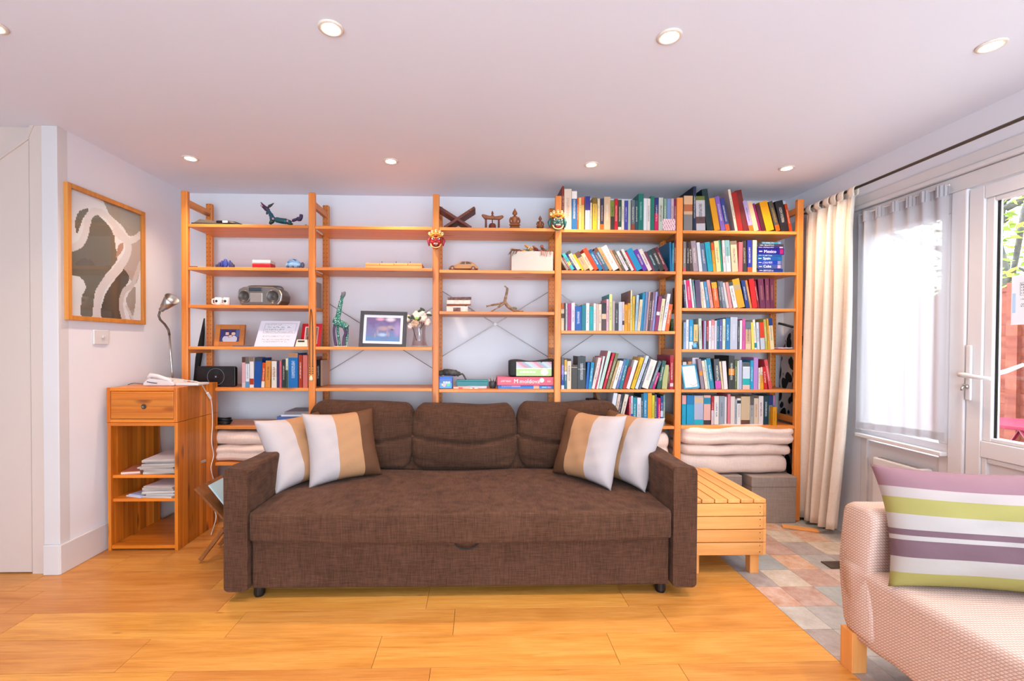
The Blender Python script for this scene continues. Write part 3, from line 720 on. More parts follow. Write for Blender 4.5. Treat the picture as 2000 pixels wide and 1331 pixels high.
# ------------------------------------------------------------------ slatted pine bench
be = thing('slatted_bench', (1.33, 2.75, 0), 'pale slatted pine bench box beside the sofa', 'bench')
for k in range(6): box('top_slat', 'bench_y', (1.145+k*.0718, 1.145+k*.0718+.0655, 2.432, 3.07, .396, .416), be, .002)
for k in range(4):
    z = .110+k*.0715
    fb = box('front_board', 'bench_x', (1.147, 1.555, 2.432, 2.450, z, z+.0672), be, .002)
    for zz in (z+.018, z+.052): MB().lathe([(.0028, 0), (.0024, -.0012)], (1.538, 2.4318, zz), 8, 'Y').build('screw', 'dark_metal', fb)
    box('side_board', 'bench_y', (1.556, 1.573, 2.434, 3.07, z, z+.0672), be, .002)
    box('side_board', 'bench_y', (1.130, 1.146, 2.434, 3.07, z, z+.0672), be, .002)
for lx in (1.497, 1.165):
    for ly in (2.452, 3.0): box('leg', 'bench_z', (lx, lx+.048, ly, ly+.045, 0, .394), be, .002)

# ------------------------------------------------------------------ grey storage boxes and bedding
def storage(x0, x1, y0, y1, h, label):
    b = thing('storage_box', ((x0+x1)/2, (y0+y1)/2, 0), label, 'storage box', 'grey fabric storage boxes')
    box('body', 'box_grey', (x0+.003, x1-.003, y0+.003, y1-.003, .0005, h-.075), b, .004)
    box('lid', 'box_grey', (x0, x1, y0, y1, h-.0745, h), b, .006)
storage(1.925, 2.252, 3.145, 3.475, .330, 'grey fabric lidded storage box beside the right shelf post')
storage(1.555, 1.882, 3.185, 3.490, .328, 'grey fabric lidded storage box mostly hidden behind the bench')
def duvet(x0, x1, y0, y1, z0, z1, seed, label, fold=True, droop=0.0, group='folded bedding on the low shelves'):
    def wp(u, y, z):
        v = (z-z0)/(z1-z0); dz = .008*math.sin(u*9+seed)+.005*math.sin(u*21+seed*2)
        dy = -.012*math.sin(math.pi*u) + .008*math.sin(u*14+seed)
        if fold and y < (y0+y1)/2: dy += .022*math.exp(-((v-.5)/.09)**2)
        dz -= droop*max(0, u-.75)*1.2
        return (0, dy, dz*(.35+.65*v)*.8)
    return tag(soft_block(x0, x1, y0, y1, z0, z1, .05, wp, 30, .014, .6).build('folded_duvet', 'bedding', None, smooth=True, loc=((x0+x1)/2, (y0+y1)/2, z0)), label, 'bedding', group)
duvet(1.445, 2.245, 3.205, 3.48, .334, .468, 1, 'plump cream duvet at the bottom of the pile on grey boxes', False, .03)
duvet(1.455, 2.262, 3.19, 3.48, .470, .545, 2, 'thin folded cream duvet in the middle of the pile on grey boxes', False)
duvet(1.450, 2.268, 3.175, 3.48, .547, .684, 3, 'thick folded cream duvet topping the pile on grey boxes', True)
zb = SH[1][6]
duvet(-1.975, -1.19, 3.19, 3.47, zb+.002, zb+.112, 4, 'folded blush duvet, lower of two left of the sofa', True)
duvet(-1.97, -1.19, 3.20, 3.47, zb+.116, zb+.205, 5, 'folded blush duvet, upper of two left of the sofa', False)
duvet(.60, 1.37, 3.20, 3.47, .402, .62, 6, 'folded blush duvet behind the right arm of the sofa', True)

# ------------------------------------------------------------------ pine cabinet on the left
def staves(name, src, axis):
    t = NT(name); co = t.n('TexCoord').outputs['Object']; s = t.n('SeparateXYZ', Vector=co)
    k = t.math('FLOOR', t.math('DIVIDE', s.outputs[{'Y': 1, 'Z': 2, 'X': 0}[axis]], .038))
    wn = t.n('TexWhiteNoise', _noise_dimensions='1D', W=k).outputs['Value']
    ln = (34, 34, 1.2) if axis in 'XY' else (1.2, 34, 34)
    off = t.n('CombineXYZ', X=t.math('MULTIPLY', wn, 9), Y=t.math('MULTIPLY', wn, 5), Z=t.math('MULTIPLY', wn, 13)).outputs[0]
    v = t.n('Mapping', Vector=t.n('VectorMath', _operation='ADD', i0=co, i1=off).outputs[0], Scale=ln).outputs[0]
    n1 = t.n('TexNoise', Vector=v, Scale=1.0, Detail=5.0, Distortion=.8).outputs['Fac']
    col = t.ramp(n1, [(.25, hx('be5e12')), (.5, hx('d8781e')), (.8, hx('e89232'))])
    col = t.n('HueSaturation', Color=col, Value=t.math('MULTIPLY_ADD', wn, .55, .62)).outputs[0]
    ks = (11, 11, 4) if axis in 'XY' else (4, 11, 11)
    vo = t.n('TexVoronoi', Vector=t.n('Mapping', Vector=v, Scale=tuple(a/b for a, b in zip(ks, ln))).outputs[0], Scale=1.0)
    kr = t.math('GREATER_THAN', t.n('SeparateColor', Color=vo.outputs['Color']).outputs[0], .45)
    kk = t.math('MULTIPLY', t.ramp(vo.outputs['Distance'], [(.12, (1, 1, 1, 1)), (.27, (0, 0, 0, 1))]), kr)
    col = t.mix(t.math('MULTIPLY', kk, .75), col, hx('6a2c0c'))
    fr_ = t.math('FRACT', t.math('DIVIDE', s.outputs[{'Y': 1, 'Z': 2, 'X': 0}[axis]], .038))
    col = t.mix(t.math('MULTIPLY', t.math('LESS_THAN', fr_, .05), .5), col, hx('5a260a'))
    t.put(t.b.inputs['Base Color'], col); t.b.inputs['Roughness'].default_value = .33; t.bump(n1, .06, .001); keep(name, t)
staves('stave_side', None, 'Y'); staves('stave_front', None, 'Z'); staves('stave_flat', None, 'Y')
ca = thing('pine_cabinet', (-2.02, 3.0, 0), 'orange pine bedside cabinet with one drawer and open shelves', 'cabinet')
kx0, kx1, ky0, ky1 = -2.226, -1.812, 2.79, 3.212
for x in (kx0, kx1-.02): box('side_panel', 'stave_side', (x, x+.02, ky0, ky1, .0, .775), ca, .002)
box('bottom_panel', 'cab_x', (kx0+.0205, kx1-.0205, ky0+.003, ky1, .012, .032), ca, .001)
box('top_panel', 'cab_x', (kx0+.0205, kx1-.0205, ky0+.001, ky1, .755, .775), ca, .001)
for z in (.455, .312): box('shelf', 'cab_x', (kx0+.0205, kx1-.0205, ky0+.014, ky1-.01, z-.018, z), ca, .001)
for x in (kx0, kx1-.02): box('drawer_case_side', 'stave_side', (x-.001, x+.021, ky0-.004, ky1, .777, .985), ca, .002)
box('drawer_case_top', 'cab_x', (kx0+.0212, kx1-.0212, ky0-.003, ky1, .965, .985), ca, .001)
box('drawer_case_base', 'cab_x', (kx0+.0212, kx1-.0212, ky0-.003, ky1, .777, .795), ca, .001)
dr = box('drawer', 'stave_front', (kx0+.0235, kx1-.0235, ky0-.002, ky0+.34, .7975, .9625), ca, .002)
MB().lathe([(.0155, 0), (.0155, -.002), (.012, -.003), (.009, .001)], (-2.008, ky0-.0025, .872), 18, 'Y').build('finger_ring', 'dark_metal', dr, smooth=True)
# papers in the cabinet
random.seed(5)
def sheetpile(z, n, x0, x1, y0, dy, cols, lab, grp):
    for k in range(n):
        h = random.uniform(.008, .016); c = cols[k % len(cols)]; ox, oy = random.uniform(-.022, .018), random.uniform(-.015, .02)
        m_ = MB(at(((x0+x1)/2+ox, y0+oy, z), RZ(random.uniform(-7, 7)))); w_ = (x1-x0)/2
        m_.box(-w_, w_, 0, dy, 0, h-.0008, random.choice(['c8beb6', 'aca098', 'd4ccc8', 'b8a89c'])); m_.box(-w_-.001, w_+.001, -.001, dy, h-.0008, h, c)
        o = m_.build('magazine', 'print', None, loc=((x0+x1)/2, y0, z))
        tag(o, lab % ('bottom', 'second', 'third', 'fourth', 'fifth', 'sixth', 'seventh', 'eighth')[k], 'magazine', grp); z += h+.0004
    return z
sheetpile(.4555, 8, -2.045, -1.845, 2.815, .27, ['c8c0bc', 'dcd4d4', 'a09890', 'e6e0e4', 'c8a894', 'e0d8da', 'b49890', 'f0e8ea'], '%s magazine from below in the upper cabinet pile', 'magazines on the upper cabinet shelf')
sheetpile(.3125, 6, -2.035, -1.85, 2.82, .25, ['d8d0d0', 'b0a8a8', 'e8e2e6', 'c8c4cc', 'f0eaf0', 'e4dce0'], '%s sheaf of papers from below in the lower cabinet pile', 'papers on the lower cabinet shelf')
m_ = MB(at((-2.12, 2.83, .4556), RZ(14))); m_.box(-.05, .05, 0, .2, 0, .010, 'e4d0c8').box(-.05, .05, 0, .2, .0102, .014, 'c07860')
tag(m_.build('magazine', 'print', None, loc=(-2.12, 2.9, .4556)), 'thin magazine lying left of the upper cabinet pile', 'magazine')
m_ = MB(at((-2.105, 2.83, .3126), RZ(-18))); m_.box(-.06, .06, 0, .18, 0, .006, 'd8dcf0').box(-.05, .05, .01, .16, .0062, .011, 'c0c8e8')
tag(m_.build('envelope', 'print', None, loc=(-2.1, 2.9, .3126)), 'pale blue envelope lying left of the lower cabinet papers', 'envelope')

# ------------------------------------------------------------------ framed abstract print on the left wall
PY0, PY1, PZ0, PZ1 = 2.552, 3.134, 1.378, 2.131
fp = thing('framed_print', (XL+.01, (PY0+PY1)/2, PZ0), 'tall oak framed abstract print of grey and white ribbons', 'picture')
fw = .026
for d in ((XL, XL+.022, PY0, PY0+fw, PZ0, PZ1), (XL, XL+.022, PY1-fw, PY1, PZ0, PZ1)): box('frame_rail', 'oak_frame', d, fp, .002)
for d in ((XL, XL+.0218, PY0+fw, PY1-fw, PZ0, PZ0+fw), (XL, XL+.0218, PY0+fw, PY1-fw, PZ1-fw, PZ1)): box('frame_rail', 'oak_frame', d, fp, .002)
def puv(x, y):
    u = (x-374)/378; yt = 405+148*u; yb_ = 1098+32*u
    return (u, 1-(y-yt)/(yb_-yt))
def inpoly(p, poly):
    r = False; n = len(poly)
    for i in range(n):
        (x1, y1), (x2, y2) = poly[i], poly[(i+1) % n]
        if (y1 > p[1]) != (y2 > p[1]) and p[0] < (x2-x1)*(p[1]-y1)/(y2-y1)+x1: r = not r
    return r
def smooth_line(pts, k=8):
    out = []
    for i in range(len(pts)-1):
        p0, p1, p2, p3 = pts[max(i-1, 0)], pts[i], pts[i+1], pts[min(i+2, len(pts)-1)]
        for j in range(k):
            s = j/k
            out.append(tuple(.5*(2*p1[a]+(p2[a]-p0[a])*s+(2*p0[a]-5*p1[a]+4*p2[a]-p3[a])*s*s+(3*p1[a]-p0[a]-3*p2[a]+p3[a])*s**3) for a in (0, 1)))
    return out+[pts[-1]]
def closed(pts): q = smooth_line(pts+[pts[0]]); return [puv(*p) for p in q[:-1]]
ART = [('a09890', closed([(540, 470), (575, 545), (640, 605), (685, 662), (760, 640), (770, 545)])),
       ('b8a49e', closed([(690, 705), (752, 678), (755, 800), (722, 925), (650, 845), (692, 760)])),
       ('706a60', closed([(376, 755), (440, 705), (468, 620), (490, 548), (522, 556), (590, 640), (603, 720), (612, 790), (545, 880), (495, 970), (478, 1104), (428, 1102), (430, 1000), (450, 940), (422, 888), (376, 866)])),
       ('706a60', closed([(400, 590), (420, 532), (466, 514), (436, 575), (410, 652)])),
       ('5e5248', closed([(650, 842), (682, 892), (660, 940), (628, 990), (622, 1060), (642, 1120), (528, 1112), (540, 1000), (585, 920)])),
       ('b48a7a', closed([(620, 710), (648, 702), (642, 742), (606, 780)])),
       ('ac9c94', closed([(660, 1010), (690, 962), (720, 950), (716, 1050), (690, 1124)]))]
RIB = [([(376, 735), (425, 705), (452, 640), (462, 570), (490, 530), (540, 540), (590, 590), (640, 650), (690, 690), (760, 655)], .060, 'dcd4d8'),
       ([(605, 640), (672, 700), (668, 770), (610, 850), (545, 920), (510, 1000), (500, 1115)], .078, 'dad0d4'),
       ([(648, 1120), (632, 1040), (652, 965), (700, 930), (752, 820)], .052, 'd0c2c2'),
       ([(700, 1120), (665, 1050)], .03, 'd6ccd0')]
RIBS = [([puv(*p) for p in smooth_line(r)], w, c) for r, w, c in RIB]
def artcol(u, v):
    c = 'e6e2e8'
    for col, poly in ART:
        if inpoly((u, v), poly): c = col
    for pts, w, col in RIBS:
        if min((p[0]-u)**2*.6+(p[1]-v)**2*1.0 for p in pts) < (w*.5)**2: c = col
    return c
aw, ah = PY1-PY0-2*fw, PZ1-PZ0-2*fw
MB().grid(lambda u, v: (XL+.006, PY0+fw+aw*u, PZ0+fw+ah*v), 84, 110, artcol).build('print', 'print', fp)
MB().box(XL+.010, XL+.012, PY0+fw, PY1-fw, PZ0+fw, PZ1-fw).build('glass', 'pane_glass', fp)
# light switch
sw = thing('light_switch', (XL, 2.79, 1.245), 'white light switch plate on the left wall', 'light switch')
box('plate', 'white_plastic', (XL, XL+.009, 2.735, 2.842, 1.245, 1.330), sw, .003)
MB(at((XL+.0095, 2.80, 1.29), RX(0))).box(0, .007, -.012, .012, -.007, .007).build('rocker', 'white_plastic', sw, bevel=.002)

# ------------------------------------------------------------------ lamp, telephone and cables on the cabinet
YL = 3.06
la = thing('desk_lamp', tuple(atY(338, 748, YL)*1.0), 'brushed steel gooseneck desk lamp on the pine cabinet', 'lamp')
pb = atY(338, 748, YL); pb.z = .986; WL[la.name] = pb.copy(); la.location = pb
MB().lathe([(.055, .0), (.058, .006), (.05, .014), (.012, .020)], pb, 24).build('base', 'steel', la, smooth=True)
path = [Vector((pb.x, YL, .99))] + [atY(x, y, YL) for x, y in ((336, 725), (333, 690), (331, 655), (329, 645), (322, 634), (313, 625), (310, 617), (312, 609), (315, 605))]
MB().tube(path[:4], .0055, 10).build('stem', 'steel', la, smooth=True); MB().tube(path[3:], .0068, 10).build('gooseneck', 'dark_metal', la, smooth=True)
h0, h1 = atY(315, 606, YL), atY(334, 586, YL-.03); ax = (h1-h0).normalized(); Lh = (h1-h0).length
Mh = ax.to_track_quat('Z', 'Y').to_matrix()
MB().lathe([(.013, -.004), (.016, .0), (.0165, .022), (.024, .034), (.045, Lh+.012), (.043, Lh+.012), (.021, .036), (.005, .03)], h0, 24, M=Mh).build('shade', 'steel', la, smooth=True)
MB().ball(h0+ax*(Lh-.012), .019, 12, 8).build('bulb', 'white_plastic', la, smooth=True)
YP = 2.93
te = thing('telephone', (-2.09, YP, .986), 'white corded telephone on the pine cabinet', 'telephone')
tx0, tx1 = atY(285, 750, YP).x, atY(345, 750, YP).x
m_ = MB(); m_.prism([(tx0, .986), (tx1, .986), (tx1+.004, 1.000), (tx1-.02, 1.018), (tx0+.035, 1.034), (tx0+.004, 1.006)], 'Y', YP-.03, YP+.11); m_.build('body', 'white_plastic', te, bevel=.006)
MB().tube([(tx0+.02, YP-.015, 1.030), (tx0+.045, YP-.018, 1.052), (tx0+.09, YP-.02, 1.046), (tx0+.15, YP-.02, 1.024), (tx1-.02, YP-.015, 1.012)], [.012, .015, .012, .012, .014], 10).build('handset', 'white_plastic', te, smooth=True)
box('keypad', 'white_plastic', (tx1-.02, tx1+.015, YP-.012, YP+.05, .987, .999), te, .003)
MB().tube([(tx0+.03, YP-.0325, 1.012), (tx0+.06, YP-.0328, 1.006), (tx0+.09, YP-.0325, 1.003)], .0025, 6).build('grip_slot', 'black_matte', te)
bx = tag(MB().box(atY(346, 750, YP).x, atY(391, 750, YP).x, YP-.02, YP+.10, .9865, 1.001).build('modem', 'white_plastic', None, bevel=.005, loc=(-1.83, YP, .9865)), 'flat white modem box on the cabinet beside the telephone', 'modem')
def cable(name, pts, r, mat, label): return tag(MB().tube(smooth3(pts), r, 6).build(name, mat, None, smooth=True, loc=pts[0]), label, 'cable')
def smooth3(pts, k=6):
    pts = [Vector(p) for p in pts]; out = []
    for i in range(len(pts)-1):
        p0, p1, p2, p3 = pts[max(i-1, 0)], pts[i], pts[i+1], pts[min(i+2, len(pts)-1)]
        for j in range(k):
            s = j/k; out.append(.5*(2*p1+(p2-p0)*s+(2*p0-5*p1+4*p2-p3)*s*s+(3*p1-p0-3*p2+p3)*s**3))
    return out+[pts[-1]]
cable('lamp_cord', [atY(341, 742, 3.04), atY(370, 744, 3.0), atY(391, 749, 2.96), atX(402, 765, -1.80), atX(410, 775, -1.80), atX(414, 795, -1.803), atX(415, 830, -1.803), atX(413, 862, -1.803), atX(417, 890, -1.803), atX(412, 915, -1.803), atX(418, 945, -1.803), atX(414, 980, -1.803), atX(422, 1010, -1.80), atZ(412, 1045, .006)], .0032, 'white_plastic', 'white lamp cord hanging down the side of the cabinet')
p = atX(405, 768, -1.80); q = atX(411, 778, -1.80)
tag(MB().tube([p, q], [.009, .009], 8).build('cord_switch', 'white_plastic', None, loc=p), 'white inline switch on the lamp cord', 'switch')
cable('phone_cable', [(tx0+.01, YP+.06, .990), (tx0-.03, YP+.03, .992), atZ(262, 749, .992), atZ(250, 752, .989)], .0018, 'black_matte', 'thin black cable lying on the cabinet by the telephone')
# folding wooden magazine rack behind the sofa arm
mr = thing('magazine_rack', (-1.5, 2.8, 0), 'folding dark wooden magazine rack beside the sofa arm', 'magazine rack')
ry0, ry1 = 2.60, 2.86
def plank2(p, q, y0, y1, th):
    p, q = Vector((p[0], 0, p[1])), Vector((q[0], 0, q[1])); d = (q-p).normalized(); n = Vector((-d.z, 0, d.x))*th
    return MB().add([(p.x, y0, p.z), (q.x, y0, q.z), (q.x+n.x, y0, q.z+n.z), (p.x+n.x, y0, p.z+n.z), (p.x, y1, p.z), (q.x, y1, q.z), (q.x+n.x, y1, q.z+n.z), (p.x+n.x, y1, p.z+n.z)],
                    [(0, 1, 2, 3), (7, 6, 5, 4), (0, 4, 5, 1), (1, 5, 6, 2), (2, 6, 7, 3), (3, 7, 4, 0)])
plank2((-1.60, .43), (-1.26, .06), ry0, ry1, .012).build('panel', 'rack_wood', mr)
plank2((-1.26, .47), (-1.44, .21), ry0, ry1, .012).build('panel', 'rack_wood', mr)
plank2((-1.575, .012), (-1.44, .19), ry0+.02, ry0+.045, .020).build('leg', 'rack_wood', mr)
plank2((-1.575, .012), (-1.44, .19), ry1-.045, ry1-.02, .020).build('leg', 'rack_wood', mr)
MB(at((-1.50, 2.70, .44), RY(-38))).box(-.004, .004, -.11, .11, -.16, .02, 'a8c4d0').build('magazine', 'print', mr)
# ironing board with cow print cover standing behind the end of the shelves
t = NT('cow_print'); v = t.coord((5.5, 7.5, 5.0), False)
vo = t.n('TexVoronoi', Vector=t.n('VectorMath', _operation='ADD', i0=v, i1=t.n('VectorMath', _operation='SCALE', i0=t.n('TexNoise', Vector=v, Scale=1.2, Detail=1.0).outputs['Color'], Scale=.55).outputs[0]).outputs[0], Scale=1.9, Randomness=.8)
t.put(t.b.inputs['Base Color'], t.ramp(vo.outputs['Distance'], [(.45, hx('1c1a1c')), (.48, hx('c8bcb4'))])); t.b.inputs['Roughness'].default_value = .9; keep('cow_print', t)
ib = thing('ironing_board', (2.42, 3.40, 0), 'ironing board in a black and white cow print cover', 'ironing board')
bx0, bx1 = 2.338, 2.420
prof = []
outl = [(0, .10), (.045, .30), (.055, .6), (.05, .95), (.02, 1.20), (-.01, 1.36)]
MB(at((2.402, 0, 0))).prism([(3.20, .05), (3.578, .05), (3.582, .75), (3.575, 1.02), (3.545, 1.22), (3.48, 1.345), (3.42, 1.385), (3.36, 1.365), (3.28, 1.27), (3.225, 1.08), (3.20, .80)], 'X', 0, .020).build('board', 'cow_print', ib, bevel=.008)
lg = [atY(1520, 632, 3.55), atY(1530, 634, 3.53), atY(1545, 638, 3.50), atY(1560, 639, 3.46), atY(1575, 636, 3.36), atY(1588, 631, 3.30)]
MB().tube(smooth3(lg), .010, 8).build('leg_tube', 'black_plastic', ib, smooth=True)
MB().tube([(2.434, 3.54, 1.30), (2.434, 3.50, .8), (2.434, 3.46, .06)], .009, 8).build('frame_tube', 'black_plastic', ib, smooth=True)
# loose slip of wood edging by the storage box
tag(MB(at((2.20, 3.03, .0), RZ(-24))).box(-.11, .10, -.02, .03, .0005, .014).build('wood_offcut', 'bench_x', None, bevel=.003, loc=(2.2, 3.03, 0)), 'short pine offcut on the floor in front of the grey box', 'offcut')
# ------------------------------------------------------------------ things on the shelves
def W(px, Y, y=600): return atY(px, y, Y).x
def Zp(py, Y, x=900): return atY(x, py, Y).z
def pic(parent, name, M, w, h, colfn, nu, nv, mat='print'):
    return MB(M).grid(lambda u, v: (w*u, 0, h*v), nu, nv, colfn).build(name, mat, parent)
def leaning_frame(name, x0, x1, z0, z1, Y, lean, fw, fmat, label, cat, mount=0.0, art=None, grid=(30, 22), depth=.016, slant=0.0, mountcol='ece6ea', glass=True):
    """a picture frame standing on a shelf, leaning back by lean degrees"""
    c = Vector((x0, Y, z0)); M = at(c, RX(-lean)) @ RY(slant); w, h = x1-x0, (z1-z0)/math.cos(math.radians(lean))
    th = thing(name, ((x0+x1)/2, Y, z0), label, cat)
    for d in ((0, fw, 0, h), (w-fw, w, 0, h)): MB(M).box(d[0], d[1], 0, depth, d[2], d[3]).build('frame_rail', fmat, th, bevel=.0015)
    for d in ((fw, w-fw, 0, fw), (fw, w-fw, h-fw, h)): MB(M).box(d[0], d[1], 0, depth-.0002, d[2], d[3]).build('frame_rail', fmat, th, bevel=.0015)
    if mount: MB(M).box(fw, w-fw, depth*.45, depth*.6, fw, h-fw).build('mount', plain('mount_'+mountcol, mountcol, .8), th)
    a = fw+mount
    pic(th, 'photograph', M @ at((a, depth*.42, a)), w-2*a, h-2*a, art, *grid)
    MB(M).box(w*.4, w*.6, depth, depth+.004, .02, h*.7).build('backing', 'black_matte', th)
    return th
def blob(u, v, cx, cy, rx, ry): return ((u-cx)/rx)**2+((v-cy)/ry)**2 < 1
# ---- bay 1, top shelf
z = SH[1][0]; Y = 3.23
Y = 3.19; th = thing('document_folder', (W(405, Y), Y, z), 'black flat folder lying on the top left shelf', 'folder')
MB(at((W(374, Y, 436), 3.187, z+.0006), RZ(2))).box(0, .24, 0, .16, 0, .009).build('cover', 'black_matte', th, bevel=.001)
MB(at((W(378, Y, 436), 3.19, z+.0098), RZ(2))).prism([(0, 0), (.20, 0), (.11, .020), (.04, .024)], 'Y', 0, .12).build('papers', plain('papers_grey', '5a5048', .8), th)
th = thing('spectacle_case', (W(445, 3.205), 3.205, z), 'dark glasses case lying on the top left shelf', 'glasses case')
MB(at((W(424, 3.205, 436), 3.205, z+.018), RY(4))).tube([(0, 0, 0), (.06, 0, .003), (.12, 0, .001), (.17, 0, -.004)], [.012, .014, .013, .006], 10).build('case', 'black_plastic', th, smooth=True)
MB(at((W(437, 3.205, 436), 3.190, z+.011))).box(0, .035, -.002, .004, 0, .014).build('badge', 'white_plastic', th)
# carved beast figurine
Y = 3.235
def fx2(x, y): return tuple(atY(500+x/20, 390+y/20, Y))
cf = thing('carved_beast', (W(545, Y, 436), Y, z), 'painted teal carved beast figurine with open jaws and upturned tail', 'figurine')
MB().tube(smooth3([fx2(650, 760), fx2(800, 790), fx2(1000, 830), fx2(1200, 860), fx2(1350, 910)]), [.015]*6+[.019]*6+[.020]*6+[.017]*6+[.010], 10).build('body', plain('teal_paint', '14525a', .45), cf, smooth=True)
MB().tube(smooth3([fx2(660, 800), fx2(620, 680), fx2(560, 560), fx2(470, 430)]), [.018]*6+[.015]*6+[.012]*6+[.013], 10).build('neck', plain('blue_paint', '1c5068', .45), cf, smooth=True)
MB().tube([fx2(480, 420), fx2(400, 330), fx2(300, 230), fx2(190, 110)], [.014, .012, .007, .003], 8).build('upper_jaw', plain('purple_paint', '4c2c4c', .5), cf, smooth=True)
MB().tube([fx2(470, 440), fx2(380, 390), fx2(280, 310), fx2(180, 220)], [.011, .010, .006, .003], 8).build('lower_jaw', plain('violet_paint', '3a2850', .5), cf, smooth=True)
MB().tube([fx2(450, 330), fx2(520, 260), fx2(590, 220), fx2(700, 140)], [.004, .010, .008, .002], 8).build('ear', plain('dark_olive', '3a3a34', .5), cf, smooth=True)
MB().tube([fx2(450, 460), fx2(430, 540), fx2(420, 590)], [.005, .008, .003], 8).build('ear', 'dark_olive', cf, smooth=True)
MB().tube(smooth3([fx2(1340, 910), fx2(1460, 820), fx2(1600, 770), fx2(1740, 740), fx2(1770, 570)]), [.003]*5+[.010]*8+[.015]*5+[.012]*6+[.002], 8).build('tail', 'violet_paint', cf, smooth=True)
for p, q in (((620, 850), (540, 960)), ((1300, 930), (1420, 975))): MB().tube([fx2(p[0]+80, p[1]-20), fx2(*p), fx2(*q)], [.010, .016, .008], 8).build('leg', plain('green_paint', '17402e', .5), cf, smooth=True)
for p in ((1260, 860), (700, 770), (250, 260)):
    a = Vector(fx2(*p)); MB().ball((a.x, a.y-.014, a.z), (.008, .004, .008), 8, 6).build('painted_spot', plain('pink_paint', 'd890a8', .5), cf, smooth=True)
th = tag(MB().tube([(W(592, Y, 436), Y, z+.003), (W(598, Y, 436), Y, z+.010), (W(603, Y), Y, z+.004)], [.004, .008, .003], 8).build('pebble', 'dark_olive', None, smooth=True, loc=(W(597, Y), Y, z)), 'small dark pebble beside the second shelf post on the top shelf', 'pebble')
# ---- bay 1, second shelf
z = SH[1][1]; Y = 3.24
tg = thing('blue_toy', (W(438, Y, 515), Y, z), 'small navy blue scalloped toy on the second shelf', 'toy')
for k, (px, h, c) in enumerate(((424, .030, '2a2440'), (428, .046, '3a3a70'), (432.5, .058, '34388c'), (440, .068, '3046a0'), (448, .060, '30408c'), (452, .046, '3a3a70'), (455, .032, '40305a'))):
    MB().ball((W(px, Y, 515), Y+.004*k % .01, z+h*.5), (.010 if k != 3 else .018, .012, h*.5), 10, 8).build('lobe', plain('toy_'+c, c, .5), tg, smooth=True)
MB().box(W(421, Y, 515), W(457, Y, 515), Y-.006, Y+.012, z+.0005, z+.006).build('base', plain('toy_2a2440', '2a2440', .5), tg)
Y = 3.215; rb = thing('keepsake_box', (W(515, Y), Y, z), 'small red box with a white lid on the second shelf', 'box')
x0, x1 = W(496.5, Y, 515), W(532, Y, 515)
box('body', plain('red_gloss', 'c81424', .35), (x0, x1, Y-.03, Y+.05, z+.0005, z+.028), rb, .003); box('lid', 'white_plastic', (x0-.001, x1+.001, Y-.031, Y+.051, z+.0285, z+.052), rb, .005)
ar = thing('ceramic_turtle', (W(577, Y), Y, z), 'pale blue patterned ceramic turtle on the second shelf', 'figurine')
xc = W(577, Y, 515)
MB().grid(lambda u, v: (xc-.005+.056*math.cos(math.pi*(1-u))*math.cos(v*math.pi/2*.999) , Y+.01+.03*math.sin(v*math.pi/2)*(1 if 1 else 1)-.03, z+.006+.056*math.sin(math.pi*u)*math.cos(v*math.pi/2*.4)), 16, 6, lambda u, v: ('a8c8e4', 'dce8f4', '7898b8')[int(u*11) % 3]).build('shell', 'glossy_print', ar, smooth=True)
MB().ball((xc-.005, Y+.005, z+.024), (.054, .032, .025), 14, 8).build('body', plain('pale_blue', '9cbcdc', .3), ar, smooth=True)
MB().ball((xc+.052, Y-.01, z+.022), (.014, .014, .02), 10, 8).build('head', plain('slate_spots', '4c5468', .3), ar, smooth=True)
for dx in (-.045, -.01, .03): MB().lathe([(.008, 0), (.008, .014)], (xc+dx, Y-.022, z+.0005), 8).build('foot', 'slate_spots', ar)
tag(MB(at((W(371, 3.2, 520), 3.195, z+.004), RZ(10))).tube([(0, 0, 0), (.05, 0, .001)], .003, 6).build('pencil', 'dark_carved', None, loc=(W(371, 3.2), 3.2, z)), 'short dark pencil stub at the left end of the second shelf', 'pencil')
# ---- bay 1, third shelf: mugs, radio, file box
z = SH[1][2]; Y = 3.25
def mug(px, r, lab, side):
    x = W(px, Y, 590); m_ = thing('mug', (x, Y, z), lab, 'mug', 'white football mugs')
    MB().lathe([(r*.82, 0), (r*1.02, .010), (r*1.08, .03), (r*.98, .054), (r*.9, .056), (r*.88, .05)], (x, Y, z+.0005), 20).build('cup', plain('mug_white', 'efe9e6', .2), m_, smooth=True)
    MB().tube(smooth3([(x+side*r*.95, Y, z+.046), (x+side*(r+.018), Y, z+.042), (x+side*(r+.018), Y, z+.016), (x+side*r*.95, Y, z+.012)]), .0045, 8).build('handle', 'mug_white', m_, smooth=True)
    for dx in (.35*r,): MB().ball((x+dx*-.2, Y-r*.98, z+.030), (.010, .005, .010), 6, 6).build('hexagon_patch', 'black_plastic', m_)
    return m_
mug(427, .024, 'left one of the two white football mugs on the third shelf', -1); mug(443, .020, 'right one of the two white football mugs, nearer the radio', -1)
ra = thing('portable_radio', (W(513, Y), Y, z), 'silver portable cassette radio on the third shelf', 'radio')
rx0, rx1, rz1 = W(470.5, Y, 590), W(557, Y, 590), Zp(561, Y, 513)
cx, hh_ = (rx0+rx1)/2, rz1-z
prof = [(rx0+.02, z+.001), (rx1-.03, z+.001), (rx1-.006, z+hh_*.25), (rx1, z+hh_*.55), (rx1-.02, z+hh_*.85), (rx1-.06, z+hh_*.98), (cx, z+hh_), (rx0+.04, z+hh_*.97), (rx0+.006, z+hh_*.85), (rx0, z+hh_*.6), (rx0+.008, z+hh_*.25)]
plain('silver_plastic', '8c847e', .3, .75)
plain('dark_grille', '524c4a', .4, .6)
MB().prism(prof, 'Y', Y-.045, Y+.10).build('case', 'silver_plastic', ra, bevel=.010, seg=3)
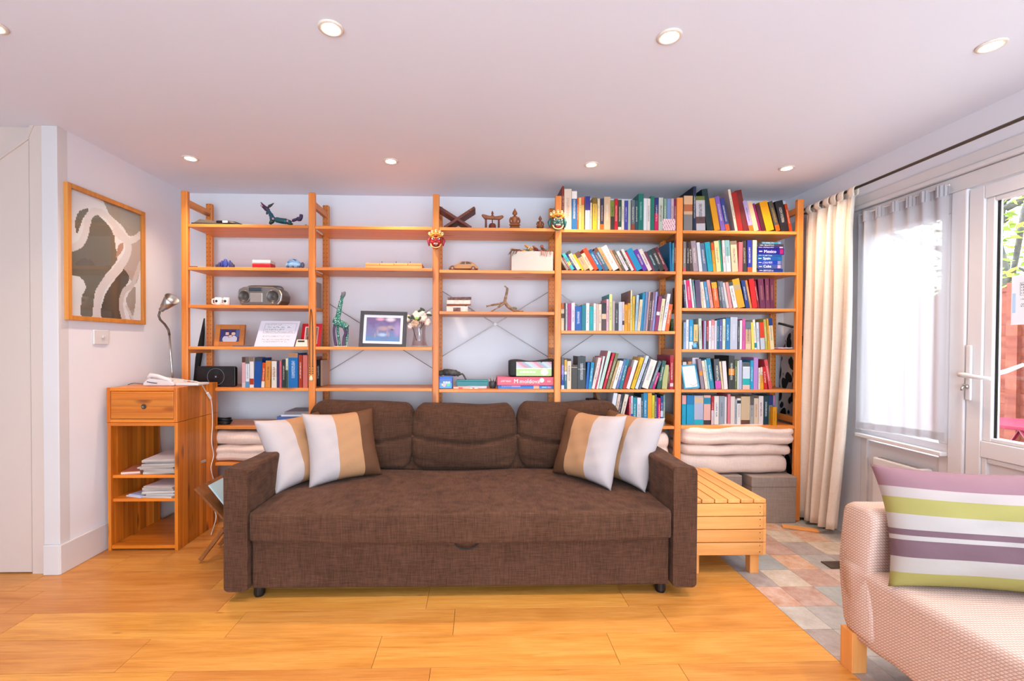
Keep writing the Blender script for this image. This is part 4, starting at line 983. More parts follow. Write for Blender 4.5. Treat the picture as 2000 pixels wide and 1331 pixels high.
for sx_, r in ((rx0+.048, .040), (rx1-.062, .044)):
    MB().lathe([(r, 0), (r, -.006), (r-.006, -.008), (r-.010, -.003), (.012, .0), (.002, -.004)], (sx_, Y-.046, z+hh_*.46), 24, 'Y').build('speaker', 'dark_grille', ra, smooth=True)
    MB().lathe([(r+.003, .002), (r+.003, -.007), (r-.001, -.008), (r-.002, .0)], (sx_, Y-.046, z+hh_*.46), 24, 'Y').build('speaker_ring', 'silver_plastic', ra, smooth=True)
MB(at((cx-.03, Y-.047, z+hh_*.74))).box(-.045, .045, -.003, .01, 0, hh_*.2).build('display', plain('display_dark', '3c4450', .2), ra, bevel=.003)
MB(at((cx-.022, Y-.048, z+hh_*.16))).box(-.045, .040, -.003, .01, 0, hh_*.48).build('cassette_door', plain('silver_warm', 'b0a49c', .3, .6), ra, bevel=.003)
for dx in (-.08, .06): MB().lathe([(.009, 0), (.008, .008)], (cx+dx, Y, rz1-.004), 12).build('knob', 'silver_plastic', ra, smooth=True)
MB().tube(smooth3([(rx0+.03, Y+.04, z+hh_*.9), (rx0+.04, Y+.04, rz1+.008), (cx, Y+.04, rz1+.010), (rx1-.05, Y+.04, rz1+.006), (rx1-.03, Y+.04, z+hh_*.85)]), .006, 8).build('carry_handle', 'silver_plastic', ra, smooth=True)
Yf = 3.42
mf = thing('magazine_file', (-1.215, Yf, z), 'grey upright magazine file at the right end of the third shelf', 'magazine file')
box('case', plain('file_grey', 'a8a09c', .5, .2), (-1.235, -1.19, 3.335, 3.48, z+.0005, z+.19), mf, .002); box('label', 'paper', (-1.2355, -1.2352, 3.36, 3.40, z+.03, z+.12), mf)
box('side_band', plain('file_dark', '5a4c44', .5), (-1.1899, -1.1892, 3.345, 3.375, z+.06, z+.15), mf)
# ---- bay 1, fourth shelf: frames and notice
z = SH[1][3]; Y = 3.24
def family(u, v):
    for cx_, cy_, r in ((.35, .66, .10), (.66, .66, .10), (.52, .45, .09)):
        if blob(u, v, cx_, cy_, r, r*1.25): return 'd8b0a0'
        if blob(u, v, cx_, cy_+.05, r*1.25, r*1.5): return '3a2430'
    for cx_, cy_, r in ((.30, .20, .17), (.70, .22, .17), (.52, .10, .16)):
        if blob(u, v, cx_, cy_, r, r*1.6): return 'c8c2d0'
    if v < .42: return '3c3c70'
    return '33326c' if u < .8 else '505a90'
fr = leaning_frame('photo_frame', W(417, Y, 660), W(475, Y, 660), z+.001, Zp(634, Y, 446), Y, 10, .034, 'brown_frame' if 'brown_frame' in MATS else wood('brown_frame', 'a8602c', 'b87034', 'c88040', 'X', .4, False), 'brown wooden photo frame with a family snapshot on the fourth shelf', 'photo frame', 0, family, (30, 22), .018)
Yn = 3.205
x0, x1, z1 = W(496, Yn, 660), W(575, Yn, 660), Zp(627, Yn, 540)
nt = thing('printed_sign', ((x0+x1)/2, Yn, z), 'white printed house rules sheet leaning on the fourth shelf', 'sign')
M = at((x0, Yn, z+.001), RX(-14) @ Matrix(((1, 0, .16, 0), (0, 1, 0, 0), (0, 0, 1, 0), (0, 0, 0, 1))))
w_, h_ = x1-x0-.005, (z1-z)/math.cos(math.radians(14))
MB(M).box(0, w_, 0, .0012, 0, h_).build('sheet', 'paper', nt)
m_ = MB(M)
bx_ = [(.13, .93, .52), (.13, .93, .90)]
for a, b, c in bx_: m_.box(w_*a, w_*b, -.0006, -.0002, h_*c, h_*c+.0014, '6a6478')
for a in (.13, .93): m_.box(w_*a, w_*a+.0014, -.0006, -.0002, h_*.52, h_*.90, '6a6478')
for (a, b, c, h) in ((.15, .55, .83, .05), (.18, .80, .73, .05), (.15, .66, .635, .05), (.18, .90, .545, .05), (.15, .90, .38, .042), (.15, .84, .25, .042), (.15, .80, .17, .042)):
    m_.quad((w_*a, -.0006, h_*c), (w_*b, -.0006, h_*c), (w_*b, -.0006, h_*(c+h)), (w_*a, -.0006, h_*(c+h)), 'eeeaee', '3c3850', 1.0)
m_.build('lettering', 'print', nt)
MB(M).box(w_*.4, w_*.6, .002, .006, 0, h_*.8).build('prop', 'paper', nt)
def temple(u, v): return '6a4a5a' if blob(u, v, .35, .3, .18, .35) else ('a8907c' if v < .5 else '8c7468')
leaning_frame('photo_frame', W(586, 3.30, 660), W(633, 3.30, 660)-.03, z+.001, Zp(632, 3.30, 605), 3.30, 16, .022, plain('frame_red', 'cc1020', .3), 'bright red photo frame behind the second shelf post', 'photo frame', .006, temple, (14, 14), .012)
cd = thing('card_device', (W(588, 3.21), 3.21, z), 'small cream card reader lying before the red frame', 'card reader')
MB(at((W(576, 3.2, 670), 3.197, z+.001))).prism([(0, 0), (.09, 0), (.085, .05), (.014, .05)], 'Y', 0, .03).build('body', plain('cream_plastic', 'ecdcc4', .4), cd, bevel=.003)
MB(at((W(576, 3.2, 670)+.022, 3.1965, z+.033))).box(0, .045, -.001, .004, 0, .011).build('screen', 'black_plastic', cd)
tag(MB().tube([(W(455, 3.2, 675), 3.195, z+.004), (W(492, 3.2, 675), 3.20, z+.005)], .004, 6).build('pen', plain('pen_grey', '5a5a68', .4), None, loc=(W(470, 3.2), 3.2, z)), 'dark grey pen lying before the wooden photo frame', 'pen')
# ---- bay 1, fifth shelf: router and a black stick behind
z = SH[1][4]; Y = 3.235
ro = thing('wifi_router', (W(421, Y), Y, z), 'black wireless router with a round emblem on the fifth shelf', 'router')
x0, x1, z1 = W(384, Y, 740), W(459, Y, 740), Zp(716, Y, 421)
ring = rrect(x0, x1, z+.001, z1, .016, 4); MB().prism(ring, 'Y', Y, Y+.035).build('case', 'black_plastic', ro, bevel=.003)
rc = ((x0+x1)/2, (z+z1)/2)
MB().tube([(rc[0]+.058*math.cos(a*math.pi/18), Y-.001, rc[1]+.058*math.sin(a*math.pi/18)) for a in range(37)], .0009, 5, cap=False).build('light_ring', plain('grey_line', '8c96a4', .4), ro)
MB().lathe([(.006, 0), (.006, -.0015)], (rc[0], Y, rc[1]), 6, 'Y').build('emblem', 'grey_line', ro)
st = [atY(399, 622, 3.555), atY(396, 650, 3.55), atY(393, 672, 3.55), atY(388, 700, 3.55), atY(384, 730, 3.55), atY(380, 752, 3.55)]
st.append(Vector((st[-1].x-.02, 3.545, .001)))
tag(MB().tube(st, [.004, .014, .020, .022, .017, .012, .008], 10).build('walking_stick', 'black_matte', None, smooth=True, loc=(st[-1].x, 3.55, 0)), 'long black carved stick leaning against the wall behind the router', 'stick')
# beaded necklace and hanging sticks on the second post
px_ = (POST[1][0]+POST[1][1])/2; Yk = YS-.008
nk = thing('bead_necklace', (px_, Yk, Zp(742, Yk, 607)), 'black cord necklace with pale beads hanging on the second shelf post', 'necklace')
zt, zb_ = Zp(604, Yk, 607), Zp(716, Yk, 607)
for s in (-1, 1): MB().tube(smooth3([(px_-.002, Yk, zt), (px_+s*.006, Yk, zt-.05), (px_+s*.011, Yk, (zt+zb_)/2), (px_+s*.010, Yk, zb_)]), .0022, 6).build('cord', 'black_matte', nk, smooth=True)
for k in range(8):
    for s in (-1, 1): MB().ball((px_+s*.010, Yk, zb_-.004-k*.0075), .0045, 8, 6).build('bead', plain('bead_pale', 'd0a060', .4) if k % 2 else plain('bead_dark', '3a2418', .4), nk, smooth=True)
MB().lathe([(.003, .012), (.010, .0), (.014, -.018), (.010, -.024), (.002, -.026)], (px_+.001, Yk-.004, zb_-.074), 8).build('tassel', plain('shell_cream', 'ecd8b0', .4), nk, smooth=True)
# ---- bay 1, sixth shelf
z = SH[1][5]
cw = MB()
for k in range(5):
    r = .028+.007*(k % 3); cw.tube([(-1.86+.05+ (r+.02)*math.cos(a*math.pi/9), 3.27+r*math.sin(a*math.pi/9), z+.006+k*.008+.004*math.sin(a)) for a in range(19)], .005, 6)
tag(cw.build('cable_coil', 'black_plastic', None, smooth=True, loc=(-1.82, 3.27, z)), 'coiled black cable on the sixth shelf behind the cabinet', 'cable')
zz = z+.0008; x0 = W(538, 3.25, 820)
for k, (c, h, dx, lab) in enumerate((('c8c4d0', .016, 0, 'bottom'), ('e8e6ee', .014, .012, 'second'), ('4a6aa8', .022, .006, 'third'), ('f0eef4', .012, .03, 'fourth'), ('8c8890', .020, .05, 'top'))):
    m_ = MB(at((x0+dx, 3.24+.01*k, zz), RZ(-2+k))); m_.box(0, .20-dx*.5, 0, .22, 0, h, c)
    tag(m_.build('magazine', 'print', None, loc=(x0+.1, 3.3, zz)), lab+' magazine of the flat pile behind the left sofa cushions', 'magazine', 'magazines piled on the sixth shelf'); zz += h+.0004

# ---- bay 2
z = SH[2][1]; Y = 3.30
wb = thing('pine_tray', (W(770, Y), Y, z), 'shallow pale pine box on the second shelf', 'wooden box')
x0, x1 = W(717, Y, 515), W(826, Y, 515)
box('base', 'bench_x', (x0, x1, Y-.05, Y+.09, z+.0006, z+.028), wb, .002)
for k in range(4):
    a = x0+(x1-x0)*k/4; box('lid_board', 'bench_x', (a+.001, x0+(x1-x0)*(k+1)/4-.001, Y-.052, Y+.092, z+.0285, z+.044), wb, .002)
for k in range(3):
    a = x0+(x1-x0)*(k+1)/4; MB().tube([(a+.015, Y-.04, z+.044), (a+.015, Y-.04, z+.058)], .0022, 6).build('peg', 'dark_metal', wb)
z = SH[2][2]; Y = 3.24
def gp(x, y, dy=0): q = atY(600+x/5.547, 560+y/5.547, Y+dy); return (q.x, q.y, q.z)
gi = thing('carved_giraffe', (W(664, Y), Y, z), 'carved wooden giraffe painted teal with pale spots', 'figurine')
t = NT('giraffe_spots'); vo = t.n('TexVoronoi', Vector=t.coord((1, 1, 1), False), Scale=120.0)
t.put(t.b.inputs['Base Color'], t.ramp(vo.outputs['Distance'], [(.30, hx('c4d8cc')), (.38, hx('0f6a5a'))])); t.b.inputs['Roughness'].default_value = .45; keep('giraffe_spots', t)
MB().tube(smooth3([gp(310, 400), gp(335, 320), gp(355, 220), gp(372, 140), gp(390, 100)]), [.026]*5+[.017]*6+[.014]*6+[.011]*7+[.010], 12).build('neck', 'giraffe_spots', gi, smooth=True)
MB().tube([gp(372, 120), gp(392, 90), gp(405, 65), gp(412, 56)], [.011, .014, .010, .004], 10).build('head', plain('giraffe_head', '6a6a70', .5), gi, smooth=True)
for dx in (-12, 8): MB().tube([gp(385+dx, 85), gp(388+dx, 60)], [.004, .003], 6).build('horn', 'giraffe_head', gi)
MB().tube(smooth3([gp(300, 395), gp(350, 400), gp(400, 420), gp(430, 450)]), [.024]*6+[.026]*6+[.024]*6+[.016], 12).build('body', 'giraffe_spots', gi, smooth=True)
for pts, mt in ((((300, 410), (290, 500), (312, 635)), plain('giraffe_purple', '4a2c54', .45)), (((330, 420), (335, 520), (355, 635)), 'giraffe_spots'), (((395, 440), (415, 500), (398, 560), (392, 638)), 'giraffe_purple'), (((430, 440), (436, 520), (428, 570), (425, 636)), 'giraffe_spots')):
    q = [gp(*p, .012 if mt == 'giraffe_spots' else -.008) for p in pts]; q[-1] = (q[-1][0], q[-1][1], z+.004)
    MB().tube(smooth3(q), [.014]+[.009]*(6*(len(q)-1)-1)+[.010], 10).build('leg', mt, gi, smooth=True)
MB().tube(smooth3([gp(438, 430), gp(445, 470), gp(440, 520)]), .003, 6).build('tail', 'giraffe_purple', gi)
box('plinth', plain('plinth_white', 'e0d4cc', .6), (gp(298, 0)[0], gp(440, 0)[0], Y-.02, Y+.025, z+.0006, z+.005), gi, .001)
from mathutils import noise as mnoise
def hexmix(a, b, f):
    A, B = hx(a), hx(b); f = max(0, min(1, f)); return tuple(A[i]+(B[i]-A[i])*f for i in range(3))+(1.0,)
def tomix(A, b, f):
    B = hx(b); f = max(0, min(1, f)); return tuple(A[i]+(B[i]-A[i])*f for i in range(3))+(1.0,)
def soft(u, v, cx, cy, rx, ry): return max(0, min(1, 1.6-1.6*math.sqrt(((u-cx)/rx)**2+((v-cy)/ry)**2)))
def misty(u, v):
    # a pale hound wading in blue mist
    n = mnoise.noise((u*7, v*7, 1.3))*.5+mnoise.noise((u*17, v*17, 4))*.3
    c = hexmix('5c84b0', '74709c', (v-.05)*3+n); c = tomix(c, '6c5a84', (v-.5)*3+n)
    c = tomix(c, 'c894b0', soft(u, v, .40, .93, .16, .10)); c = tomix(c, 'd0c0cc', soft(u, v, .70, .92, .18, .12)); c = tomix(c, 'a48cb8', soft(u, v, .92, .5, .14, .4)*.7)
    d = max(soft(u, v, .50, .54, .24, .13), soft(u, v, .70, .60, .13, .09), soft(u, v, .79, .55, .07, .06))
    for (a, b_, r, h) in ((.34, .38, .045, .17), (.27, .24, .04, .13), (.62, .36, .04, .16), (.67, .29, .035, .14)): d = max(d, soft(u, v, a, b_, r, h)*.8)
    c = tomix(c, 'b09494', d*.75+n*.3*d); c = tomix(c, 'a8c4dc', soft(u, v, .48, .27, .17, .10)*.8)
    return tomix(c, '48405c', soft(u, v, .76, .50, .06, .05)*.7)
leaning_frame('picture_frame', W(700, 3.215, 660), W(792, 3.215, 660), z+.001, Zp(607, 3.235, 747), 3.215, 9, .026, plain('frame_charcoal', '3c3a3e', .5), 'charcoal framed picture of a hound in blue mist', 'picture', .018, misty, (48, 36), .018, 1.2)
va = thing('glass_vase', (W(818, Y), Y, z), 'clear flared glass vase holding cream roses', 'vase')
vx = W(818, Y, 660)
MB().lathe([(.060, .0), (.061, .004), (.055, .02), (.046, .06), (.041, .10), (.044, .14), (.055, .185), (.053, .185), (.042, .14), (.039, .10), (.044, .06), (.052, .012), (.01, .008)], (vx, Y+.03, z+.0006), 28).build('glass', 'vase_glass', va, smooth=True)
def vp(x, y, dy=0): q = atY(695+x/12.9, 600+y/12.9, Y+.03+dy); return (q.x, q.y, q.z)
for pts in (((1530, 850), (1470, 650), (1400, 420), (1380, 300)), ((1570, 700), (1620, 560), (1650, 380), (1560, 260)), ((1640, 700), (1610, 560), (1600, 400), (1700, 240)), ((1600, 600), (1700, 420), (1800, 240), (1850, 190))):
    MB().tube(smooth3([vp(*p) for p in pts]), .0028, 6).build('stem', plain('stem_brown', '5a3a30', .6), va, smooth=True)
random.seed(11)
def rose(c, r, col, par):
    m_ = MB()
    for ring_, (n, rr, lift) in enumerate(((3, .35, .45), (5, .65, .2), (6, .95, -.05))):
        for k in range(n):
            a = 2*math.pi*k/n+ring_; q = (c[0]+r*rr*.6*math.cos(a), c[1]-r*.25+r*rr*.5*math.sin(a)*.6, c[2]+r*rr*.6*math.sin(a)+lift*r*.4)
            m_.ball(q, (r*.5, r*.32, r*.52), 8, 6)
    return m_.build('rose', col, par, smooth=True)
for (x, y, r, c) in ((1290, 280, .026, 'e8d4c0'), (1370, 480, .020, 'e8ccc0'), (1540, 200, .030, 'ece4c8'), (1500, 400, .028, 'eec8a4'), (1680, 260, .034, 'eed8c8'), (1660, 130, .022, 'e4e4d4'), (1800, 380, .026, 'ecd2c4'), (1840, 170, .016, 'e8e0d4')):
    rose(vp(x, y), r, plain('rose_'+c, c, .8), va)
for (x, y, a) in ((1370, 270, 20), (1620, 90, -30), (1680, 60, 30), (1850, 200, 10), (1540, 290, 0), (1440, 260, 60), (1600, 300, -50)):
    MB(at(vp(x, y, -.03), RY(a))).ball((0, 0, 0), (.020, .004, .009), 8, 6).build('leaf', plain('leaf_dark', '34402c', .5) if x != 1540 else plain('leaf_lime', '98b848', .5), va, smooth=True)

# ---- bay 3, top shelf
z = SH[3][0]; Y = 3.24
def bp(x, y, dy=0): q = atY(840+x/5.943, 360+y/5.943, Y+dy); return (q.x, q.z)
Y = 3.285; bs = thing('book_stand', (W(895, Y), Y, z), 'dark carved folding wooden book stand in an X shape', 'book stand')
def slab(p, q, th):
    (x1, z1), (x2, z2) = p, q; d = Vector((x2-x1, z2-z1)).normalized(); n = Vector((-d.y, d.x))*th
    return [(x1, z1), (x2, z2), (x2+n.x, z2+n.y), (x1+n.x, z1+n.y)]
pl = [bp(175, 495), bp(475, 495)]
MB().prism(slab(bp(90, 300), (bp(470, 498)[0], z+.001), .020), 'Y', Y-.06, Y+.09).build('leaf_panel', 'dark_carved', bs, bevel=.004)
MB().prism(slab((bp(180, 498)[0], z+.001), bp(530, 310), .020), 'Y', Y-.058, Y+.088).build('leaf_panel', 'dark_carved', bs, bevel=.004)
for k in range(5):
    f = .62+.075*k; a, b = Vector((bp(180, 498)[0], z)), Vector(bp(530, 310)); q = a+(b-a)*f
    MB().ball((q.x-.004, Y-.060, q.y+.010), (.010, .004, .006), 8, 6, M=Matrix.Rotation(.45, 3, 'Y').inverted()).build('carving', 'brown_carved', bs, smooth=True)
Y = 3.24; gg = thing('gong_gate', (W(961, Y), Y, z), 'small carved wooden gate holding a hanging bell', 'ornament')
for x in (650, 800): MB().tube([(bp(x, 0)[0], Y, z+.001), (bp(x, 0)[0], Y, bp(0, 400)[1])], .0075, 8).build('post', 'dark_carved', gg)
MB().prism([bp(632, 405), bp(815, 412), bp(855, 380), bp(840, 365), bp(760, 378), bp(690, 372), bp(612, 352), bp(597, 362)], 'Y', Y-.014, Y+.014).build('roof_beam', 'brown_carved', gg, bevel=.003)
MB().lathe([(.010, 0), (.012, .008), (.005, .014), (.009, .024), (.006, .034), (.001, .044)], (bp(725, 0)[0], Y, bp(0, 372)[1]), 12).build('finial', 'brown_carved', gg, smooth=True)
MB().lathe([(.026, 0), (.027, .004), (.024, .030), (.018, .038), (.004, .041)], (bp(725, 0)[0], Y, z+.004), 16).build('bell', 'dark_carved', gg, smooth=True)
MB().tube([(bp(725, 0)[0], Y, z+.044), (bp(725, 0)[0], Y, bp(0, 405)[1])], .004, 6).build('hanger', 'dark_carved', gg)
MB().box(bp(632, 0)[0], bp(815, 0)[0], Y-.02, Y+.02, z+.0005, z+.004).build('base', 'dark_carved', gg)
def buddha(xc, h, lab, ya=3.24):
    b = thing('buddha_statue', (xc, ya, z), lab, 'statue', 'seated wooden statues'); s = h/.155
    MB().lathe([(.042*s, 0), (.044*s, .008*s), (.038*s, .016*s), (.037*s, .022*s)], (xc, ya, z+.0006), 20).build('lotus_base', 'brown_carved', b, smooth=True)
    MB().ball((xc, ya-.008*s, z+.036*s), (.043*s, .028*s, .014*s), 16, 8).build('crossed_legs', 'brown_carved', b, smooth=True)
    MB().lathe([(.020*s, 0), (.020*s, .02*s), (.026*s, .045*s), (.027*s, .054*s), (.018*s, .062*s), (.008*s, .065*s), (.008*s, .076*s)], (xc, ya+.004*s, z+.038*s), 16).build('torso', 'brown_carved', b, smooth=True)
    for e in (-1, 1): MB().tube(smooth3([(xc+e*.025*s, ya, z+.092*s), (xc+e*.036*s, ya-.004*s, z+.068*s), (xc+e*.030*s, ya-.02*s, z+.048*s), (xc+e*.006*s, ya-.03*s, z+.046*s)]), [.008*s]*6+[.007*s]*12+[.005*s], 8).build('arm', 'brown_carved', b, smooth=True)
    MB().ball((xc, ya, z+.126*s), (.016*s, .017*s, .021*s), 14, 10).build('head', 'brown_carved', b, smooth=True)
    MB().lathe([(.010*s, 0), (.009*s, .008*s), (.004*s, .016*s), (.001*s, .024*s)], (xc, ya+.002*s, z+.138*s), 10).build('topknot', 'brown_carved', b, smooth=True)
    for e in (-1, 1): MB().ball((xc+e*.0155*s, ya, z+.122*s), (.003*s, .004*s, .009*s), 6, 6).build('ear', 'brown_carved', b, smooth=True)
buddha(bp(985, 0)[0], bp(0, 277)[1]-z, 'carved brown seated buddha statue on the top shelf'); buddha(bp(1280, 0)[0], bp(0, 355)[1]-z, 'tiny carved buddha statue left of the green mask')
tag(MB().ball((bp(1315, 0)[0], Y, z+.009), (.010, .008, .008), 10, 6).build('shell', 'shell_cream', None, smooth=True, loc=(bp(1315, 0)[0], Y, z)), 'tiny cream shell between the small statue and green mask', 'shell')
# painted masks hung on the posts
def mask(cx, ztop, zbot, face, dark, lab):
    yb = YS-.002; h = (ztop-zbot)/(.147); m_ = thing('painted_mask', (cx, yb-.02, zbot), lab, 'mask', 'painted guardian masks on the shelf posts')
    def P(x, z_, y=0): return (cx+x*h, yb-.004+y*h, zbot+z_*h)
    MB().ball(P(0, .050, -.012), (.041*h, .026*h, .048*h), 18, 12).build('face', plain(face[0], face[1], .35), m_, smooth=True)
    for s in (-1, 1):
        MB().tube([P(s*.044, .085, -.004), P(s*.055, .06, -.004), P(s*.050, .025, -.004)], [.008*h, .012*h, .005*h], 8).build('ear', plain(face[0]+'_ear', dark, .4), m_, smooth=True)
        MB().ball(P(s*.020, .070, -.036), (.010*h, .006*h, .008*h), 10, 8).build('eye', plain('eye_white', 'f0e4dc', .25), m_, smooth=True)
        MB().ball(P(s*.018, .069, -.041), (.0055*h, .004*h, .0055*h), 8, 6).build('pupil', 'black_plastic', m_, smooth=True)
        MB().tube(smooth3([P(s*.005, .074, -.041), P(s*.020, .083, -.040), P(s*.037, .090, -.028)]), .0035*h, 6).build('brow', plain('gold_paint', 'd89838', .35), m_, smooth=True)
        MB().ball(P(s*.026, .048, -.032), (.011*h, .008*h, .010*h), 10, 8).build('cheek', face[0], m_, smooth=True)
    MB().ball(P(0, .055, -.042), (.012*h, .010*h, .008*h), 10, 8).build('nose', plain(face[0]+'_ear', dark, .4), m_, smooth=True)
    MB().ball(P(0, .028, -.032), (.023*h, .010*h, .016*h), 14, 8).build('mouth', plain('mouth_red', '7c1418', .35), m_, smooth=True)
    for k in range(4): MB().ball(P(-.012+.008*k, .033, -.042), (.0035*h, .003*h, .0045*h), 6, 6).build('tooth', plain('tooth_cream', 'f0dcc0', .3), m_, smooth=True)
    MB().tube(smooth3([P(-.036, .036, -.026), P(-.026, .014, -.034), P(0, .006, -.037), P(.026, .014, -.034), P(.036, .036, -.026)]), .0045*h, 6).build('beard_line', plain('beard_tan', 'e0b878', .4), m_, smooth=True)
    MB().tube(smooth3([P(-.042, .094, -.018), P(-.02, .104, -.032), P(0, .106, -.036), P(.02, .104, -.032), P(.042, .094, -.018)]), .008*h, 8).build('crown_band', 'gold_paint', m_, smooth=True)
    MB().ball(P(0, .098, -.040), (.009*h, .006*h, .009*h), 8, 6).build('crown_jewel', plain('jewel_orange', 'd86828', .3), m_, smooth=True)
    for k in range(5):
        a = (k-2)*.55; x, z_ = .052*math.sin(a), .098+.036*math.cos(a)-.004
        sk = MB().ball(P(x, z_, -.020), (.0105*h, .010*h, .0115*h), 10, 8).build('skull', plain('skull_cream', 'ecd89c', .45), m_, smooth=True)
        for s in (-1, 1): MB().ball(P(x+s*.004, z_+.001, -.0295), (.0024*h, .002*h, .003*h), 6, 5).build('eye_socket', 'black_plastic', sk)
        MB().ball(P(x, z_-.009, -.023), (.006*h, .006*h, .005*h), 8, 6).build('jaw', 'skull_cream', sk, smooth=True)
    return m_
Ym = YS-.02
mask((POST[2][0]+POST[2][1])/2+.003, Zp(447, Ym, 852), Zp(487, Ym, 852), ('mask_red', 'b01c1c'), 'a02838', 'red painted guardian mask with skull crown on a shelf post')
mask((POST[3][0]+POST[3][1])/2-.010, Zp(408.5, Ym, 1087), Zp(451, Ym, 1087), ('mask_green', '486860'), '2c6a68', 'green painted guardian mask with skull crown on a shelf post')
# ---- bay 3, second shelf
z = SH[3][1]; Y = 3.25
car = thing('toy_car', (W(905, Y), Y, z), 'carved wooden rounded toy car on the second shelf', 'toy car')
cxs = [(215, 992), (560, 992), (553, 970), (520, 940), (480, 912), (430, 905), (370, 907), (330, 925), (300, 950), (250, 955), (222, 975)]
MB().prism([bp(x, y-1.5) for x, y in cxs], 'Y', Y-.035, Y+.035).build('body', 'brown_light' if 'brown_light' in MATS else wood('brown_light', 'a86a38', 'c08448', 'd09858', 'X', .4, False), car, bevel=.008, seg=3)
for pts in (((345, 935), (380, 912), (405, 912), (405, 938)), ((418, 912), (450, 912), (485, 935), (418, 938))):
    MB().prism([bp(*p) for p in reversed(pts)], 'Y', Y-.0375, Y-.034).build('window', plain('car_window', '4a2818', .3), car)
for x in (265, 505):
    for yy in (Y-.040, Y+.030): MB().lathe([(.016, 0), (.016, .010)], (bp(x, 0)[0], yy, z+.0165), 16, 'Y').build('wheel', 'dark_carved', car)
    MB().lathe([(.007, -.003), (.007, .0)], (bp(x, 0)[0], Y-.040, z+.0165), 12, 'Y').build('hub_cap', 'brown_light', car)
wbx = thing('white_basket', (W(1040, Y), Y, z), 'white rectangular box heaped with dried flowers and ribbons', 'box')
x0, x1, z1 = bp(945, 0)[0], bp(1420, 0)[0], bp(0, 785)[1]
m_ = MB(); yy0, yy1 = Y-.05, Y+.15
m_.box(x0, x1, yy0, yy0+.006, z+.0006, z1).box(x0, x1, yy1-.006, yy1, z+.0006, z1).box(x0, x0+.006, yy0+.006, yy1-.006, z+.0006, z1).box(x1-.006, x1, yy0+.006, yy1-.006, z+.0006, z1).box(x0+.006, x1-.006, yy0+.006, yy1-.006, z+.0006, z+.006)
m_.build('box', plain('box_white', 'c6baae', .5), wbx)
random.seed(21)
for k in range(34):
    xx = random.uniform(x0+.01, x1-.01); hgt = z1+.006+random.uniform(-.01, .040)*(1 if xx > x0+.1 else .5); c = random.choice(['d8b890', 'c89470', 'e8d8b8', 'b86a50', 'a87868', '8cc0a8', 'e0a040', 'c04840', 'd8c8c8', '6a4a3c'])
    MB().ball((xx, random.uniform(yy0+.02, yy1-.03), hgt), (random.uniform(.012, .026), .018, random.uniform(.006, .014)), 8, 5, M=Matrix.Rotation(random.uniform(-1, 1), 3, 'Y')).build('dried_flower', plain('dry_'+c, c, .85), wbx, smooth=True)
for k in range(8):
    xx = x0+random.uniform(-.0, .05); MB().tube(smooth3([(xx+.03, yy0+.03, z1), (xx, yy0-.006, z1+.012), (xx-.02-.01*random.random(), yy0-.012, z1-.015-.02*random.random())]), .0022, 5).build('twig', plain('dry_6a4a3c', '6a4a3c', .85), wbx)
for k in range(7):
    xx = x1-.02-k*.012; MB().tube(smooth3([(xx, yy0+.03, z1+.01), (xx+.004, yy0-.004, z1+.008), (xx+random.uniform(-.006, .01), yy0-.006, z1-.02-.02*random.random())]), .002, 5).build('ribbon', plain('dry_b86a50', 'b86a50', .85), wbx)
# ---- bay 3, third shelf
z = SH[3][2]; Y = 3.25
def b2(x, y): q = atY(840+x/5.943, 560+y/5.943, Y); return (q.x, q.z)
lo = thing('wooden_plaque', (W(896, Y), Y, z), 'rustic split log plaque on the third shelf', 'ornament')
speckle('bark', '4a3438', '8a6a64', 60, .9, .5); speckle('birch', 'd8c0b0', 'f0dcd0', 40, .8, .2)
MB().box(b2(195, 0)[0], b2(470, 0)[0], Y-.02, Y+.03, b2(0, 205)[1], b2(0, 158)[1]).build('log_panel', 'birch', lo, bevel=.004)
MB().tube([(b2(205, 0)[0], Y, b2(0, 140)[1]), (b2(478, 0)[0], Y, b2(0, 135)[1])], .011, 8).build('bark_strip', 'bark', lo)
MB().tube([(b2(197, 0)[0], Y-.01, b2(0, 220)[1]), (b2(474, 0)[0], Y-.01, b2(0, 207)[1])], .007, 8).build('bark_strip', plain('bark_red', '8a4c34', .8), lo)
MB().box(b2(192, 0)[0], b2(440, 0)[0], Y-.015, Y+.03, z+.0006, b2(0, 228)[1]).build('foot', 'birch', lo, bevel=.003)
MB().box(b2(270, 0)[0], b2(355, 0)[0], Y-.018, Y-.0152, z+.001, b2(0, 245)[1]).build('bark_patch', 'bark', lo)
tag(MB().tube([(b2(475, 0)[0], Y, z+.012), (b2(515, 0)[0], Y, z+.003)], .003, 6).build('twig', plain('twig_grey', '9a8078', .8), None, loc=(b2(490, 0)[0], Y, z)), 'tiny twig lying beside the log plaque', 'twig')
dw = thing('driftwood_branch', (W(985, Y), Y, z), 'forked weathered driftwood branch standing on the third shelf', 'driftwood')
speckle('driftwood', '6a5244', 'b08c70', 45, .85, .3)
def b3(x, y): q = atY(860+x/11.11, 570+y/11.11, Y); return (q.x, q.y, q.z)
MB().tube(smooth3([b3(1390, -125), b3(1450, -70), b3(1440, 30), b3(1420, 120), b3(1400, 220)]), [.005]*6+[.009]*12+[.011]*6+[.014], 10).build('upright', 'driftwood', dw, smooth=True)
MB().tube(smooth3([b3(1400, 220), b3(1460, 310), b3(1560, 380), b3(1640, 408), b3(1810, 425)]), [.013]*12+[.012]*6+[.006]*6+[.002], 10).build('limb', 'driftwood', dw, smooth=True)
MB().tube(smooth3([b3(1400, 225), b3(1280, 265), b3(1100, 295), b3(1000, 320)]), [.008]*12+[.006]*6+[.011], 8).build('limb', 'driftwood', dw, smooth=True)
q = list(b3(1100, 415)); q[2] = z+.004
MB().tube(smooth3([b3(1390, 250), b3(1240, 350), tuple(q)]), [.008]*6+[.005]*6+[.004], 8).build('limb', 'driftwood', dw, smooth=True)
